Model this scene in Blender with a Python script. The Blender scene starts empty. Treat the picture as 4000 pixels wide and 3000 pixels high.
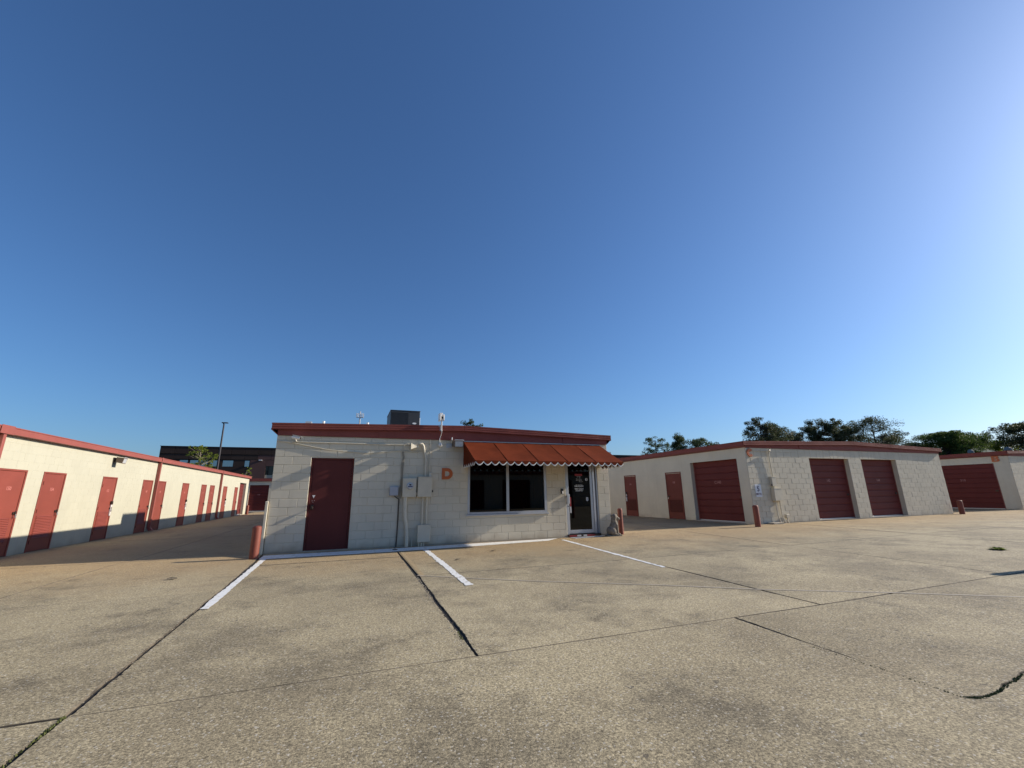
import bpy, bmesh, math, random
from mathutils import Vector, Matrix, noise as mnoise

random.seed(7)
PI = math.pi
rad = math.radians
scene = bpy.context.scene
COL = scene.collection

# ---------------------------------------------------------------- camera, sky, sun, exposure
CAM = Vector((1.7274, -12.0122, 1.2875))
cd = bpy.data.cameras.new('camera')
cd.sensor_width = 36.0
cd.lens = 36.0 * 1667.27 / 4000.0
cd.clip_start = 0.05
cd.clip_end = 2000
cam = bpy.data.objects.new('camera', cd)
COL.objects.link(cam)
_R = Vector((0.9362715, -0.3509843, -0.0143420))
_U = Vector((-0.0744564, -0.2381862, 0.9683613))
_F = Vector((0.3432957, 0.9055812, 0.2491399))
cam.matrix_world = Matrix(((_R.x, _U.x, -_F.x, CAM.x), (_R.y, _U.y, -_F.y, CAM.y), (_R.z, _U.z, -_F.z, CAM.z), (0, 0, 0, 1)))
scene.camera = cam

SUN_EL, SUN_AZ = rad(24.7), rad(94.9)          # azimuth clockwise from +Y
world = bpy.data.worlds.new('World')
scene.world = world
world.use_nodes = True
wn = world.node_tree
wn.nodes.clear()
sky = wn.nodes.new('ShaderNodeTexSky')
sky.sky_type = 'NISHITA'
sky.sun_disc = False
sky.sun_elevation = SUN_EL
sky.sun_rotation = SUN_AZ
sky.altitude = 0
sky.air_density = 1.1
sky.dust_density = 1.0
sky.ozone_density = 9.0
bg = wn.nodes.new('ShaderNodeBackground')
bg.inputs['Strength'].default_value = 0.105
wo = wn.nodes.new('ShaderNodeOutputWorld')
wn.links.new(sky.outputs[0], bg.inputs['Color'])
wn.links.new(bg.outputs[0], wo.inputs['Surface'])

sl = bpy.data.lights.new('sun', 'SUN')
sl.energy = 5.0
sl.angle = rad(0.53)
sl.color = (1.0, 0.90, 0.76)
sun = bpy.data.objects.new('sun', sl)
COL.objects.link(sun)
SDIR = Vector((math.sin(SUN_AZ) * math.cos(SUN_EL), math.cos(SUN_AZ) * math.cos(SUN_EL), math.sin(SUN_EL)))
sun.rotation_euler = SDIR.to_track_quat('Z', 'Y').to_euler()
sun.location = (30, -10, 30)

vs = scene.view_settings
vs.view_transform = 'Standard'
vs.look = 'None'
vs.gamma = 1.0
vs.exposure = 0.32
try:
    vs.use_curve_mapping = False
except Exception:
    pass

# ---------------------------------------------------------------- materials
def mat(name, base, rough=0.6, metal=0.0, var=0.0, scale=3.0, bump=0.0, bscale=60.0, spec=0.5, var2=None, obj_var=0.0, streak=0.0, dirt=0.0):
    m = bpy.data.materials.new(name)
    m.use_nodes = True
    nt = m.node_tree
    bs = nt.nodes['Principled BSDF']
    bs.inputs['Roughness'].default_value = rough
    bs.inputs['Metallic'].default_value = metal
    bs.inputs['Specular IOR Level'].default_value = spec
    L = nt.links
    geo = nt.nodes.new('ShaderNodeNewGeometry')
    col = nt.nodes.new('ShaderNodeRGB')
    col.outputs[0].default_value = (*base, 1)
    out = col.outputs[0]
    if var > 0:
        nz = nt.nodes.new('ShaderNodeTexNoise')
        nz.inputs['Scale'].default_value = scale
        nz.inputs['Detail'].default_value = 5
        L.new(geo.outputs['Position'], nz.inputs['Vector'])
        mr = nt.nodes.new('ShaderNodeMapRange')
        mr.inputs[1].default_value = 0.3
        mr.inputs[2].default_value = 0.7
        mr.inputs[3].default_value = 0.0
        mr.inputs[4].default_value = 1.0
        L.new(nz.outputs[0], mr.inputs[0])
        mx = nt.nodes.new('ShaderNodeMix')
        mx.data_type = 'RGBA'
        c2 = var2 if var2 else tuple(b * (1 - var) for b in base)
        mx.inputs[7].default_value = (*c2, 1)
        L.new(out, mx.inputs[6])
        L.new(mr.outputs[0], mx.inputs[0])
        out = mx.outputs[2]
    if streak > 0:
        mp = nt.nodes.new('ShaderNodeMapping')
        mp.inputs['Scale'].default_value = (7, 7, 0.5)
        L.new(geo.outputs['Position'], mp.inputs[0])
        nz = nt.nodes.new('ShaderNodeTexNoise')
        nz.inputs['Scale'].default_value = 1.0
        nz.inputs['Detail'].default_value = 4
        L.new(mp.outputs[0], nz.inputs['Vector'])
        mr = nt.nodes.new('ShaderNodeMapRange')
        mr.inputs[1].default_value = 0.52
        mr.inputs[2].default_value = 0.78
        mr.inputs[4].default_value = streak
        L.new(nz.outputs[0], mr.inputs[0])
        mx = nt.nodes.new('ShaderNodeMix')
        mx.data_type = 'RGBA'
        mx.inputs[7].default_value = (base[0] * .55, base[1] * .5, base[2] * .42, 1)
        L.new(out, mx.inputs[6])
        L.new(mr.outputs[0], mx.inputs[0])
        out = mx.outputs[2]
    if dirt > 0:        # splash dirt low on the wall
        sx = nt.nodes.new('ShaderNodeSeparateXYZ')
        L.new(geo.outputs['Position'], sx.inputs[0])
        nz = nt.nodes.new('ShaderNodeTexNoise')
        nz.inputs['Scale'].default_value = 2.6
        nz.inputs['Detail'].default_value = 6
        L.new(geo.outputs['Position'], nz.inputs['Vector'])
        ad = nt.nodes.new('ShaderNodeMath')
        ad.operation = 'MULTIPLY_ADD'
        ad.inputs[1].default_value = 0.55
        ad.inputs[2].default_value = -0.12
        L.new(nz.outputs[0], ad.inputs[0])
        sb = nt.nodes.new('ShaderNodeMath')
        sb.operation = 'SUBTRACT'
        L.new(ad.outputs[0], sb.inputs[0])
        L.new(sx.outputs[2], sb.inputs[1])
        mr = nt.nodes.new('ShaderNodeMapRange')
        mr.inputs[1].default_value = -0.05
        mr.inputs[2].default_value = 0.2
        mr.inputs[4].default_value = dirt
        L.new(sb.outputs[0], mr.inputs[0])
        mx = nt.nodes.new('ShaderNodeMix')
        mx.data_type = 'RGBA'
        mx.inputs[7].default_value = (0.30, 0.235, 0.155, 1)
        L.new(out, mx.inputs[6])
        L.new(mr.outputs[0], mx.inputs[0])
        out = mx.outputs[2]
    if obj_var > 0:
        oi = nt.nodes.new('ShaderNodeObjectInfo')
        mr = nt.nodes.new('ShaderNodeMapRange')
        mr.inputs[3].default_value = 1 - obj_var
        mr.inputs[4].default_value = 1 + obj_var
        L.new(oi.outputs['Random'], mr.inputs[0])
        mx = nt.nodes.new('ShaderNodeVectorMath')
        mx.operation = 'SCALE'
        L.new(out, mx.inputs[0])
        L.new(mr.outputs[0], mx.inputs['Scale'])
        out = mx.outputs[0]
    L.new(out, bs.inputs['Base Color'])
    if bump > 0:
        nz = nt.nodes.new('ShaderNodeTexNoise')
        nz.inputs['Scale'].default_value = bscale
        nz.inputs['Detail'].default_value = 4
        L.new(geo.outputs['Position'], nz.inputs['Vector'])
        bp = nt.nodes.new('ShaderNodeBump')
        bp.inputs['Strength'].default_value = bump
        bp.inputs['Distance'].default_value = 0.01
        L.new(nz.outputs[0], bp.inputs['Height'])
        L.new(bp.outputs[0], bs.inputs['Normal'])
    return m

M = {}
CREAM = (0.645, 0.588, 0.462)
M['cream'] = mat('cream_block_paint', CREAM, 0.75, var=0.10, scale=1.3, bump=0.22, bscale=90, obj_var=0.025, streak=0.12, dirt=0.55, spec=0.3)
M['cream_l'] = mat('cream_block_paint_clean_sunlit', (0.500, 0.482, 0.378), 0.75, var=0.07, scale=1.1, bump=0.16, bscale=90, obj_var=0.015, streak=0.10, dirt=0.40, spec=0.3)  # cleaner copy of the cream, base darkened so the sunlit wall doesn't clip
M['cream_flat'] = mat('cream_metal_paint', (0.64, 0.575, 0.44), 0.45, var=0.1, scale=5, bump=0.03)
M['red_trim'] = mat('red_trim_paint', (0.25, 0.070, 0.056), 0.65, spec=0.2, var=0.16, scale=1.6, bump=0.03, bscale=25, streak=0.2)
M['red_pale'] = mat('pale_red_trim', (0.31, 0.085, 0.066), 0.55, var=0.12, scale=1.2, bump=0.03, bscale=25, streak=0.15)  # paler red than the trim of the other buildings
M['red_dark'] = mat('maroon_door_paint', (0.125, 0.030, 0.026), 0.65, spec=0.2, var=0.18, scale=1.7, bump=0.04, bscale=20, obj_var=0.05, streak=0.15)
M['red_door'] = mat('red_door_paint', (0.265, 0.062, 0.042), 0.5, var=0.14, scale=2.2, bump=0.04, bscale=20, obj_var=0.06)
M['red_worn'] = mat('red_door_worn', (0.105, 0.027, 0.020), 0.7, spec=0.15, var=0.2, scale=9)
M['red_side'] = mat('brownish_red_door_paint', (0.19, 0.05, 0.036), 0.65, spec=0.2, var=0.2, scale=2, streak=0.15)
M['red_roll'] = mat('red_roller_paint', (0.145, 0.030, 0.026), 0.65, spec=0.2, var=0.14, scale=1.8, bump=0.03, bscale=20, streak=0.2, obj_var=0.05)
M['red_edge'] = mat('red_trim_dark', (0.24, 0.07, 0.055), 0.6, var=0.15)
M['canvas'] = mat('rust_red_canvas', (0.158, 0.032, 0.012), 0.9, var=0.26, scale=2.4, bump=0.22, bscale=9, spec=0.05, streak=0.3)
M['white'] = mat('white_paint', (0.78, 0.77, 0.74), 0.5, var=0.05)
M['trimwhite'] = mat('white_binding', (0.72, 0.71, 0.66), 0.8, var=0.1, scale=8)
M['pipe'] = mat('cream_pipe_paint', (0.66, 0.60, 0.47), 0.45, var=0.08, scale=8)
M['alu'] = mat('brushed_aluminium', (0.50, 0.51, 0.53), 0.38, metal=0.55, var=0.08, scale=6)
M['steel'] = mat('zinc_steel', (0.62, 0.62, 0.62), 0.3, metal=0.8)
M['black'] = mat('black_plastic', (0.015, 0.015, 0.017), 0.4)
M['darkmetal'] = mat('dark_bronze', (0.045, 0.032, 0.025), 0.45, metal=0.3)
M['brown'] = mat('bronze_light_paint', (0.17, 0.12, 0.085), 0.5)
M['grey'] = mat('grey_plastic', (0.40, 0.41, 0.44), 0.5, var=0.06)
M['lens'] = mat('light_lens', (0.55, 0.57, 0.58), 0.15, var=0.2, scale=30)
M['orange'] = mat('orange_letter_paint', (0.52, 0.125, 0.030), 0.5, var=0.1, scale=6)
M['pink'] = mat('faded_pink_number', (0.50, 0.17, 0.14), 0.6)
M['pinkdim'] = mat('faded_number', (0.36, 0.15, 0.13), 0.6)
M['signblue'] = mat('sign_letter_navy', (0.035, 0.022, 0.07), 0.5)
M['signred'] = mat('sign_letter_maroon', (0.10, 0.02, 0.05), 0.5)
M['signwhite'] = mat('sign_sheet', (0.70, 0.72, 0.76), 0.4, var=0.06, scale=6)
M['roof'] = mat('pale_roof_membrane', (0.62, 0.60, 0.56), 0.8, var=0.1, scale=0.7)
M['hvac'] = mat('hvac_dark_grey', (0.036, 0.037, 0.040), 0.5, var=0.1, scale=3)
M['hvacgrille'] = mat('hvac_grille', (0.02, 0.02, 0.022), 0.6)
M['galv'] = mat('galvanised', (0.50, 0.51, 0.52), 0.5, metal=0.3, var=0.1, scale=10)
M['brownwall'] = mat('dark_brown_panel', (0.050, 0.034, 0.028), 0.8, spec=0.15, var=0.15, scale=0.5, obj_var=0.10)
M['redwall'] = mat('maroon_panel', (0.095, 0.045, 0.038), 0.8, var=0.12, scale=0.6, obj_var=0.06)
M['polemetal'] = mat('pole_dark', (0.03, 0.025, 0.03), 0.5)
M['stone'] = mat('statue_stone', (0.29, 0.255, 0.205), 0.9, var=0.45, scale=14, bump=0.5, bscale=60)
M['curb'] = mat('concrete_edge', (0.42, 0.37, 0.29), 0.9, var=0.2, scale=6, bump=0.3)
M['navy'] = mat('meter_blue', (0.03, 0.05, 0.16), 0.3)
M['cablegrey'] = mat('cable_dirty', (0.30, 0.27, 0.21), 0.7)
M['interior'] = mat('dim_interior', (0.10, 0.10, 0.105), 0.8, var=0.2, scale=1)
M['curtain'] = mat('blue_grey_curtain', (0.17, 0.19, 0.23), 0.9, var=0.2, scale=4)
M['tapered'] = mat('red_tape', (0.28, 0.02, 0.025), 0.5)
M['tapewhite'] = mat('white_tape', (0.55, 0.56, 0.56), 0.5)
M['leaf'] = mat('weed_leaf', (0.19, 0.25, 0.03), 0.9, spec=0.05, var=0.4, scale=30)
M['moss'] = mat('crack_moss', (0.10, 0.115, 0.03), 0.9, var=0.4, scale=30)
M['deadleaf'] = mat('dead_leaf', (0.05, 0.04, 0.028), 0.8, var=0.3, scale=30)
M['bark'] = mat('tree_bark', (0.075, 0.055, 0.042), 0.9, var=0.3, scale=4)
M['barkpale'] = mat('pale_bark', (0.24, 0.20, 0.16), 0.9, var=0.3, scale=4)
M['hoodgrey'] = mat('weathered_hood', (0.22, 0.22, 0.21), 0.8, var=0.2, scale=3)
M['tealroof'] = mat('teal_roof', (0.055, 0.085, 0.085), 0.9, spec=0.1)
M['sill'] = mat('pale_concrete_sill', (0.50, 0.46, 0.38), 0.85, var=0.15, scale=6, bump=0.2)
M['seal'] = mat('joint_sealant', (0.43, 0.37, 0.285), 0.8, var=0.15, scale=12)
M['redboll'] = mat('bollard_red_paint', (0.245, 0.060, 0.034), 0.6, var=0.25, scale=5, bump=0.08, bscale=30, streak=0.3)

def foliage(name, c1, c2, trans=0.25):
    m = bpy.data.materials.new(name)
    m.use_nodes = True
    nt = m.node_tree
    bs = nt.nodes['Principled BSDF']
    bs.inputs['Roughness'].default_value = 0.6
    bs.inputs['Specular IOR Level'].default_value = 0.25
    geo = nt.nodes.new('ShaderNodeNewGeometry')
    nz = nt.nodes.new('ShaderNodeTexNoise')
    nz.inputs['Scale'].default_value = 0.9
    nz.inputs['Detail'].default_value = 4
    nt.links.new(geo.outputs['Position'], nz.inputs['Vector'])
    ad = nt.nodes.new('ShaderNodeMath')
    ad.operation = 'MULTIPLY_ADD'
    ad.inputs[1].default_value = 0.5
    nt.links.new(geo.outputs['Random Per Island'], ad.inputs[0])
    nt.links.new(nz.outputs[0], ad.inputs[2])
    mr = nt.nodes.new('ShaderNodeMapRange')
    mr.inputs[1].default_value = 0.4
    mr.inputs[2].default_value = 1.1
    nt.links.new(ad.outputs[0], mr.inputs[0])
    mx = nt.nodes.new('ShaderNodeMix')
    mx.data_type = 'RGBA'
    mx.inputs[6].default_value = (*c1, 1)
    mx.inputs[7].default_value = (*c2, 1)
    nt.links.new(mr.outputs[0], mx.inputs[0])
    nt.links.new(mx.outputs[2], bs.inputs['Base Color'])
    tr = nt.nodes.new('ShaderNodeBsdfTranslucent')
    nt.links.new(mx.outputs[2], tr.inputs['Color'])
    ms = nt.nodes.new('ShaderNodeMixShader')
    ms.inputs[0].default_value = trans
    nt.links.new(bs.outputs[0], ms.inputs[1])
    nt.links.new(tr.outputs[0], ms.inputs[2])
    nt.links.new(ms.outputs[0], nt.nodes['Material Output'].inputs['Surface'])
    return m

M['pineleaf'] = foliage('pine_needles', (0.028, 0.040, 0.016), (0.115, 0.125, 0.055), 0.35)
M['pinepale'] = foliage('pale_pine_needles', (0.06, 0.07, 0.04), (0.13, 0.14, 0.085))
M['cypleaf'] = foliage('young_green_leaf', (0.04, 0.065, 0.022), (0.11, 0.14, 0.055), 0.35)
M['oakleaf'] = foliage('oak_leaf', (0.03, 0.055, 0.012), (0.11, 0.16, 0.03), 0.35)
M['yelleaf'] = foliage('yellow_green_leaf', (0.13, 0.17, 0.02), (0.26, 0.30, 0.05), 0.5)
M['baretwig'] = foliage('pale_bud', (0.22, 0.20, 0.16), (0.32, 0.30, 0.25), 0.2)

def glass_mat(name, tint):
    m = bpy.data.materials.new(name)
    m.use_nodes = True
    nt = m.node_tree
    nt.nodes.remove(nt.nodes['Principled BSDF'])
    tr = nt.nodes.new('ShaderNodeBsdfTransparent')
    tr.inputs[0].default_value = (*tint, 1)
    gl = nt.nodes.new('ShaderNodeBsdfGlossy')
    gl.inputs['Roughness'].default_value = 0.015
    gl.inputs['Color'].default_value = (0.85, 0.87, 0.9, 1)
    fr = nt.nodes.new('ShaderNodeFresnel')
    fr.inputs[0].default_value = 1.45
    ms = nt.nodes.new('ShaderNodeMixShader')
    nt.links.new(fr.outputs[0], ms.inputs[0])
    nt.links.new(tr.outputs[0], ms.inputs[1])
    nt.links.new(gl.outputs[0], ms.inputs[2])
    nt.links.new(ms.outputs[0], nt.nodes['Material Output'].inputs['Surface'])
    return m
M['glass'] = glass_mat('tinted_window_glass', (0.22, 0.23, 0.25))
M['farglass'] = mat('far_mirror_glass', (0.30, 0.36, 0.42), 0.05, metal=0.9)
M['farglassdark'] = mat('far_dark_glass', (0.01, 0.012, 0.015), 0.05)

def ground_mat():
    m = bpy.data.materials.new('weathered_exposed_aggregate_concrete')
    m.use_nodes = True
    nt = m.node_tree
    N, L = nt.nodes, nt.links
    bs = N['Principled BSDF']
    bs.inputs['Roughness'].default_value = 0.85
    bs.inputs['Specular IOR Level'].default_value = 0.25
    geo = N.new('ShaderNodeNewGeometry')
    pos = geo.outputs['Position']
    def noise(scale, det=4, rough=0.5, vec=None):
        n = N.new('ShaderNodeTexNoise')
        n.inputs['Scale'].default_value = scale
        n.inputs['Detail'].default_value = det
        n.inputs['Roughness'].default_value = rough
        L.new(vec or pos, n.inputs['Vector'])
        return n.outputs[0]
    def rng(v, a, b, c=0.0, d=1.0):
        n = N.new('ShaderNodeMapRange')
        for i, x in enumerate((a, b, c, d)):
            n.inputs[i + 1].default_value = x
        L.new(v, n.inputs[0])
        return n.outputs[0]
    def mix(f, a, b):
        n = N.new('ShaderNodeMix')
        n.data_type = 'RGBA'
        if isinstance(f, float):
            n.inputs[0].default_value = f
        else:
            L.new(f, n.inputs[0])
        for i, x in ((6, a), (7, b)):
            if isinstance(x, tuple):
                n.inputs[i].default_value = (*x, 1)
            else:
                L.new(x, n.inputs[i])
        return n.outputs[2]
    def math_(op, a, b):
        n = N.new('ShaderNodeMath')
        n.operation = op
        for i, x in enumerate((a, b)):
            if isinstance(x, (int, float)):
                n.inputs[i].default_value = x
            else:
                L.new(x, n.inputs[i])
        return n.outputs[0]
    # large weathering: pale cement skin, worn to darker aggregate in ragged patches
    big = noise(0.22, 14, 0.72)
    c = mix(rng(big, 0.43, 0.57), (0.412, 0.345, 0.216), (0.268, 0.220, 0.138))
    c = mix(rng(noise(0.09, 3), 0.42, 0.64, 0, 0.55), c, (0.375, 0.318, 0.205))
    worn = rng(noise(0.55, 14, 0.78), 0.47, 0.58)
    c = mix(math_('MULTIPLY', worn, 0.58), c, (0.170, 0.143, 0.096))
    c = mix(rng(noise(1.7, 10, 0.75), 0.55, 0.70, 0, 0.5), c, (0.44, 0.375, 0.245))
    # per slab tone
    oi = N.new('ShaderNodeObjectInfo')
    vm = N.new('ShaderNodeVectorMath')
    vm.operation = 'SCALE'
    L.new(c, vm.inputs[0])
    L.new(rng(oi.outputs['Random'], 0, 1, 0.94, 1.06), vm.inputs['Scale'])
    c = vm.outputs[0]
    # rusty tan silt along the building foot
    sx = N.new('ShaderNodeSeparateXYZ')
    L.new(pos, sx.inputs[0])
    silt = rng(math_('ADD', sx.outputs[1], math_('MULTIPLY', noise(0.8, 5, 0.6), 4.0)), -2.2, 1.2)
    c = mix(math_('MULTIPLY', silt, 0.65), c, (0.40, 0.275, 0.14))
    # dark tyre and oil blotches
    blot = rng(noise(1.1, 7, 0.75), 0.57, 0.68)
    c = mix(math_('MULTIPLY', blot, 0.55), c, (0.125, 0.105, 0.072))
    # aggregate grain
    vo = N.new('ShaderNodeTexVoronoi')
    vo.inputs['Scale'].default_value = 95
    L.new(pos, vo.inputs['Vector'])
    sep = N.new('ShaderNodeSeparateColor')
    L.new(vo.outputs['Color'], sep.inputs[0])
    g1 = sep.outputs[0]
    grain = rng(g1, 0, 1, 0.66, 1.34)
    vm = N.new('ShaderNodeVectorMath')
    vm.operation = 'SCALE'
    L.new(c, vm.inputs[0])
    L.new(grain, vm.inputs['Scale'])
    c = vm.outputs[0]
    n2 = noise(55, 5, 0.85)
    vm = N.new('ShaderNodeVectorMath')
    vm.operation = 'SCALE'
    L.new(c, vm.inputs[0])
    L.new(rng(n2, 0.36, 0.64, 0.42, 1.54), vm.inputs['Scale'])
    c = vm.outputs[0]
    # dark pits and pale stones
    vp = N.new('ShaderNodeTexVoronoi')
    vp.inputs['Scale'].default_value = 10.0
    wob = N.new('ShaderNodeVectorMath')
    wob.operation = 'ADD'
    nv = N.new('ShaderNodeTexNoise')
    nv.inputs['Scale'].default_value = 30
    L.new(pos, nv.inputs['Vector'])
    sc = N.new('ShaderNodeVectorMath')
    sc.operation = 'SCALE'
    sc.inputs['Scale'].default_value = 0.13
    L.new(nv.outputs['Color'], sc.inputs[0])
    L.new(pos, wob.inputs[0])
    L.new(sc.outputs[0], wob.inputs[1])
    L.new(wob.outputs[0], vp.inputs['Vector'])
    sp = N.new('ShaderNodeSeparateColor')
    L.new(vp.outputs['Color'], sp.inputs[0])
    size = rng(sp.outputs[0], 0.62, 1.0, 0.0, 0.24)
    pit = math_('LESS_THAN', vp.outputs['Distance'], size)
    patch = rng(noise(0.6, 4, 0.6), 0.44, 0.56)
    pit = math_('MULTIPLY', pit, patch)
    c = mix(math_('MULTIPLY', pit, 0.8), c, (0.075, 0.068, 0.06))
    st = math_('GREATER_THAN', sep.outputs[1], 0.965)
    c = mix(math_('MULTIPLY', st, 0.55), c, (0.62, 0.58, 0.50))
    L.new(c, bs.inputs['Base Color'])
    bp = N.new('ShaderNodeBump')
    bp.inputs['Strength'].default_value = 0.5
    bp.inputs['Distance'].default_value = 0.004
    h = math_('ADD', math_('MULTIPLY', n2, 1.2), math_('MULTIPLY', vo.outputs['Distance'], -0.7))
    h = math_('SUBTRACT', h, math_('MULTIPLY', pit, 0.9))
    L.new(h, bp.inputs['Height'])
    L.new(bp.outputs[0], bs.inputs['Normal'])
    return m
M['concrete'] = ground_mat()
M['jointdirt'] = mat('dirty_joint_edge', (0.050, 0.041, 0.030), 0.95, var=0.65, scale=7, var2=(0.17, 0.14, 0.10))
M['chip'] = mat('pale_concrete_chip', (0.42, 0.365, 0.27), 0.9, var=0.4, scale=40)
M['grit'] = mat('dark_grit', (0.07, 0.06, 0.048), 0.95, var=0.4, scale=40)
M['filler'] = mat('yellowed_joint_filler', (0.40, 0.30, 0.165), 0.9, var=0.25, scale=9, bump=0.3)
M['soil'] = mat('joint_soil', (0.035, 0.030, 0.024), 0.95, var=0.3, scale=12)

def worn_white():
    m = bpy.data.materials.new('worn_line_paint')
    m.use_nodes = True
    nt = m.node_tree
    N, L = nt.nodes, nt.links
    bs = N['Principled BSDF']
    bs.inputs['Roughness'].default_value = 0.6
    geo = N.new('ShaderNodeNewGeometry')
    n1 = N.new('ShaderNodeTexNoise')
    n1.inputs['Scale'].default_value = 8
    n1.inputs['Detail'].default_value = 12
    n1.inputs['Roughness'].default_value = 0.7
    L.new(geo.outputs['Position'], n1.inputs['Vector'])
    mr = N.new('ShaderNodeMapRange')
    mr.inputs[1].default_value = 0.54
    mr.inputs[2].default_value = 0.64
    L.new(n1.outputs[0], mr.inputs[0])
    mx = N.new('ShaderNodeMix')
    mx.data_type = 'RGBA'
    mx.inputs[6].default_value = (0.80, 0.80, 0.77, 1)
    mx.inputs[7].default_value = (0.46, 0.43, 0.36, 1)
    L.new(mr.outputs[0], mx.inputs[0])
    L.new(mx.outputs[2], bs.inputs['Base Color'])
    bp = N.new('ShaderNodeBump')
    bp.inputs['Strength'].default_value = 0.3
    bp.inputs['Distance'].default_value = 0.004
    L.new(n1.outputs[0], bp.inputs['Height'])
    L.new(bp.outputs[0], bs.inputs['Normal'])
    return m
M['line'] = worn_white()

# ---------------------------------------------------------------- helpers
WM = {}
class MB:
    """collects geometry for ONE mesh object"""
    def __init__(self):
        self.v, self.f = [], []
    def add(self, vs, fs):
        o = len(self.v)
        self.v += [tuple(x) for x in vs]
        self.f += [tuple(i + o for i in q) for q in fs]
        return self
    def box(self, x0, x1, y0, y1, z0, z1):
        vs = [(x0, y0, z0), (x1, y0, z0), (x1, y1, z0), (x0, y1, z0), (x0, y0, z1), (x1, y0, z1), (x1, y1, z1), (x0, y1, z1)]
        return self.add(vs, [(0, 3, 2, 1), (4, 5, 6, 7), (0, 1, 5, 4), (1, 2, 6, 5), (2, 3, 7, 6), (3, 0, 4, 7)])
    def bbox(self, x0, x1, y0, y1, z0, z1, b=0.01, seg=2):
        bm = bmesh.new()
        bmesh.ops.create_cube(bm, size=1)
        for v in bm.verts:
            v.co = ((x0 + x1) / 2 + v.co.x * (x1 - x0), (y0 + y1) / 2 + v.co.y * (y1 - y0), (z0 + z1) / 2 + v.co.z * (z1 - z0))
        bmesh.ops.bevel(bm, geom=bm.edges[:], offset=min(b, 0.45 * min(x1 - x0, y1 - y0, z1 - z0)), segments=seg, profile=0.5, affect='EDGES')
        return self.bm(bm)
    def bm(self, bm):
        bm.verts.index_update()
        vs = [v.co.copy() for v in bm.verts]
        fs = [[v.index for v in f.verts] for f in bm.faces]
        bm.free()
        return self.add(vs, fs)
    def tube(self, pts, r, n=8, cap=True):
        pts = [Vector(p) for p in pts]
        rs = r if isinstance(r, (list, tuple)) else [r] * len(pts)
        vs, fs = [], []
        up = None
        for i, p in enumerate(pts):
            a = pts[max(i - 1, 0)]
            b = pts[min(i + 1, len(pts) - 1)]
            t = (b - a).normalized()
            if up is None:
                up = Vector((0, 0, 1)) if abs(t.z) < 0.9 else Vector((0, 1, 0))
            s = t.cross(up)
            if s.length < 1e-5:
                s = t.cross(Vector((1, 0, 0)))
            s.normalize()
            u = s.cross(t)
            up = u
            for k in range(n):
                a_ = 2 * PI * k / n
                vs.append(p + (s * math.cos(a_) + u * math.sin(a_)) * rs[i])
        for i in range(len(pts) - 1):
            for k in range(n):
                k2 = (k + 1) % n
                fs.append((i * n + k, i * n + k2, (i + 1) * n + k2, (i + 1) * n + k))
        if cap:
            fs.append(tuple(range(n - 1, -1, -1)))
            fs.append(tuple((len(pts) - 1) * n + k for k in range(n)))
        return self.add(vs, fs)
    def lathe(self, prof, c=(0, 0, 0), n=24, axis='z'):
        vs, fs = [], []
        for (r, h) in prof:
            for k in range(n):
                a = 2 * PI * k / n
                p = (r * math.cos(a), r * math.sin(a), h) if axis == 'z' else (r * math.cos(a), -h, r * math.sin(a))
                vs.append((p[0] + c[0], p[1] + c[1], p[2] + c[2]))
        for i in range(len(prof) - 1):
            for k in range(n):
                k2 = (k + 1) % n
                fs.append((i * n + k, i * n + k2, (i + 1) * n + k2, (i + 1) * n + k))
        fs.append(tuple(range(n - 1, -1, -1)))
        fs.append(tuple((len(prof) - 1) * n + k for k in range(n)))
        return self.add(vs, fs)
    def sweep(self, prof, stations):
        """closed profile list of (a,b); stations: functions (a,b)->xyz"""
        n = len(prof)
        vs, fs = [], []
        for st in stations:
            for a, b in prof:
                vs.append(st(a, b))
        for i in range(len(stations) - 1):
            for k in range(n):
                k2 = (k + 1) % n
                fs.append((i * n + k, i * n + k2, (i + 1) * n + k2, (i + 1) * n + k))
        fs.append(tuple(range(n - 1, -1, -1)))
        fs.append(tuple((len(stations) - 1) * n + k for k in range(n)))
        return self.add(vs, fs)
    def mesh(self, name, m, smooth=False, fix=True):
        me = bpy.data.meshes.new(name)
        me.from_pydata(self.v, [], self.f)
        if fix:
            bm = bmesh.new()
            bm.from_mesh(me)
            bmesh.ops.recalc_face_normals(bm, faces=bm.faces)
            bm.to_mesh(me)
            bm.free()
        if smooth:
            for p in me.polygons:
                p.use_smooth = True
            try:
                me.set_sharp_from_angle(angle=rad(40))
            except Exception:
                pass
        me.materials.append(m)
        me.update()
        return me
    def build(self, name, m, parent=None, loc=(0, 0, 0), rz=0.0, smooth=False, **kw):
        return link(name, self.mesh(name, m, smooth), parent, loc, rz, **kw)

def link(name, data, parent=None, loc=(0, 0, 0), rz=0.0, label=None, cat=None, group=None, kind=None):
    """loc and rz are in WORLD space even for children"""
    o = bpy.data.objects.new(name, data)
    COL.objects.link(o)
    o.location = loc
    o.rotation_euler = (0, 0, rz)
    WM[o.name] = Matrix.Translation(Vector(loc)) @ Matrix.Rotation(rz, 4, 'Z')
    if parent is not None:
        o.parent = parent
        o.matrix_parent_inverse = WM[parent.name].inverted()
    for k, v in (('label', label), ('category', cat), ('group', group), ('kind', kind)):
        if v:
            o[k] = v
    return o

def thing(name, label, cat, loc=(0, 0, 0), group=None, kind=None):
    return link(name, None, None, loc, 0.0, label, cat, group, kind)

def copy_tree(o, delta, label=None):
    def cp(src, par):
        c = src.copy()
        COL.objects.link(c)
        WM[c.name] = Matrix.Translation(Vector(delta)) @ WM[src.name]
        if par is None:
            c.location = Vector(src.location) + Vector(delta)
        else:
            c.parent = par
        for ch in list(src.children):
            cp(ch, c)
        return c
    r = cp(o, None)
    if label:
        r['label'] = label
    return r

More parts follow.
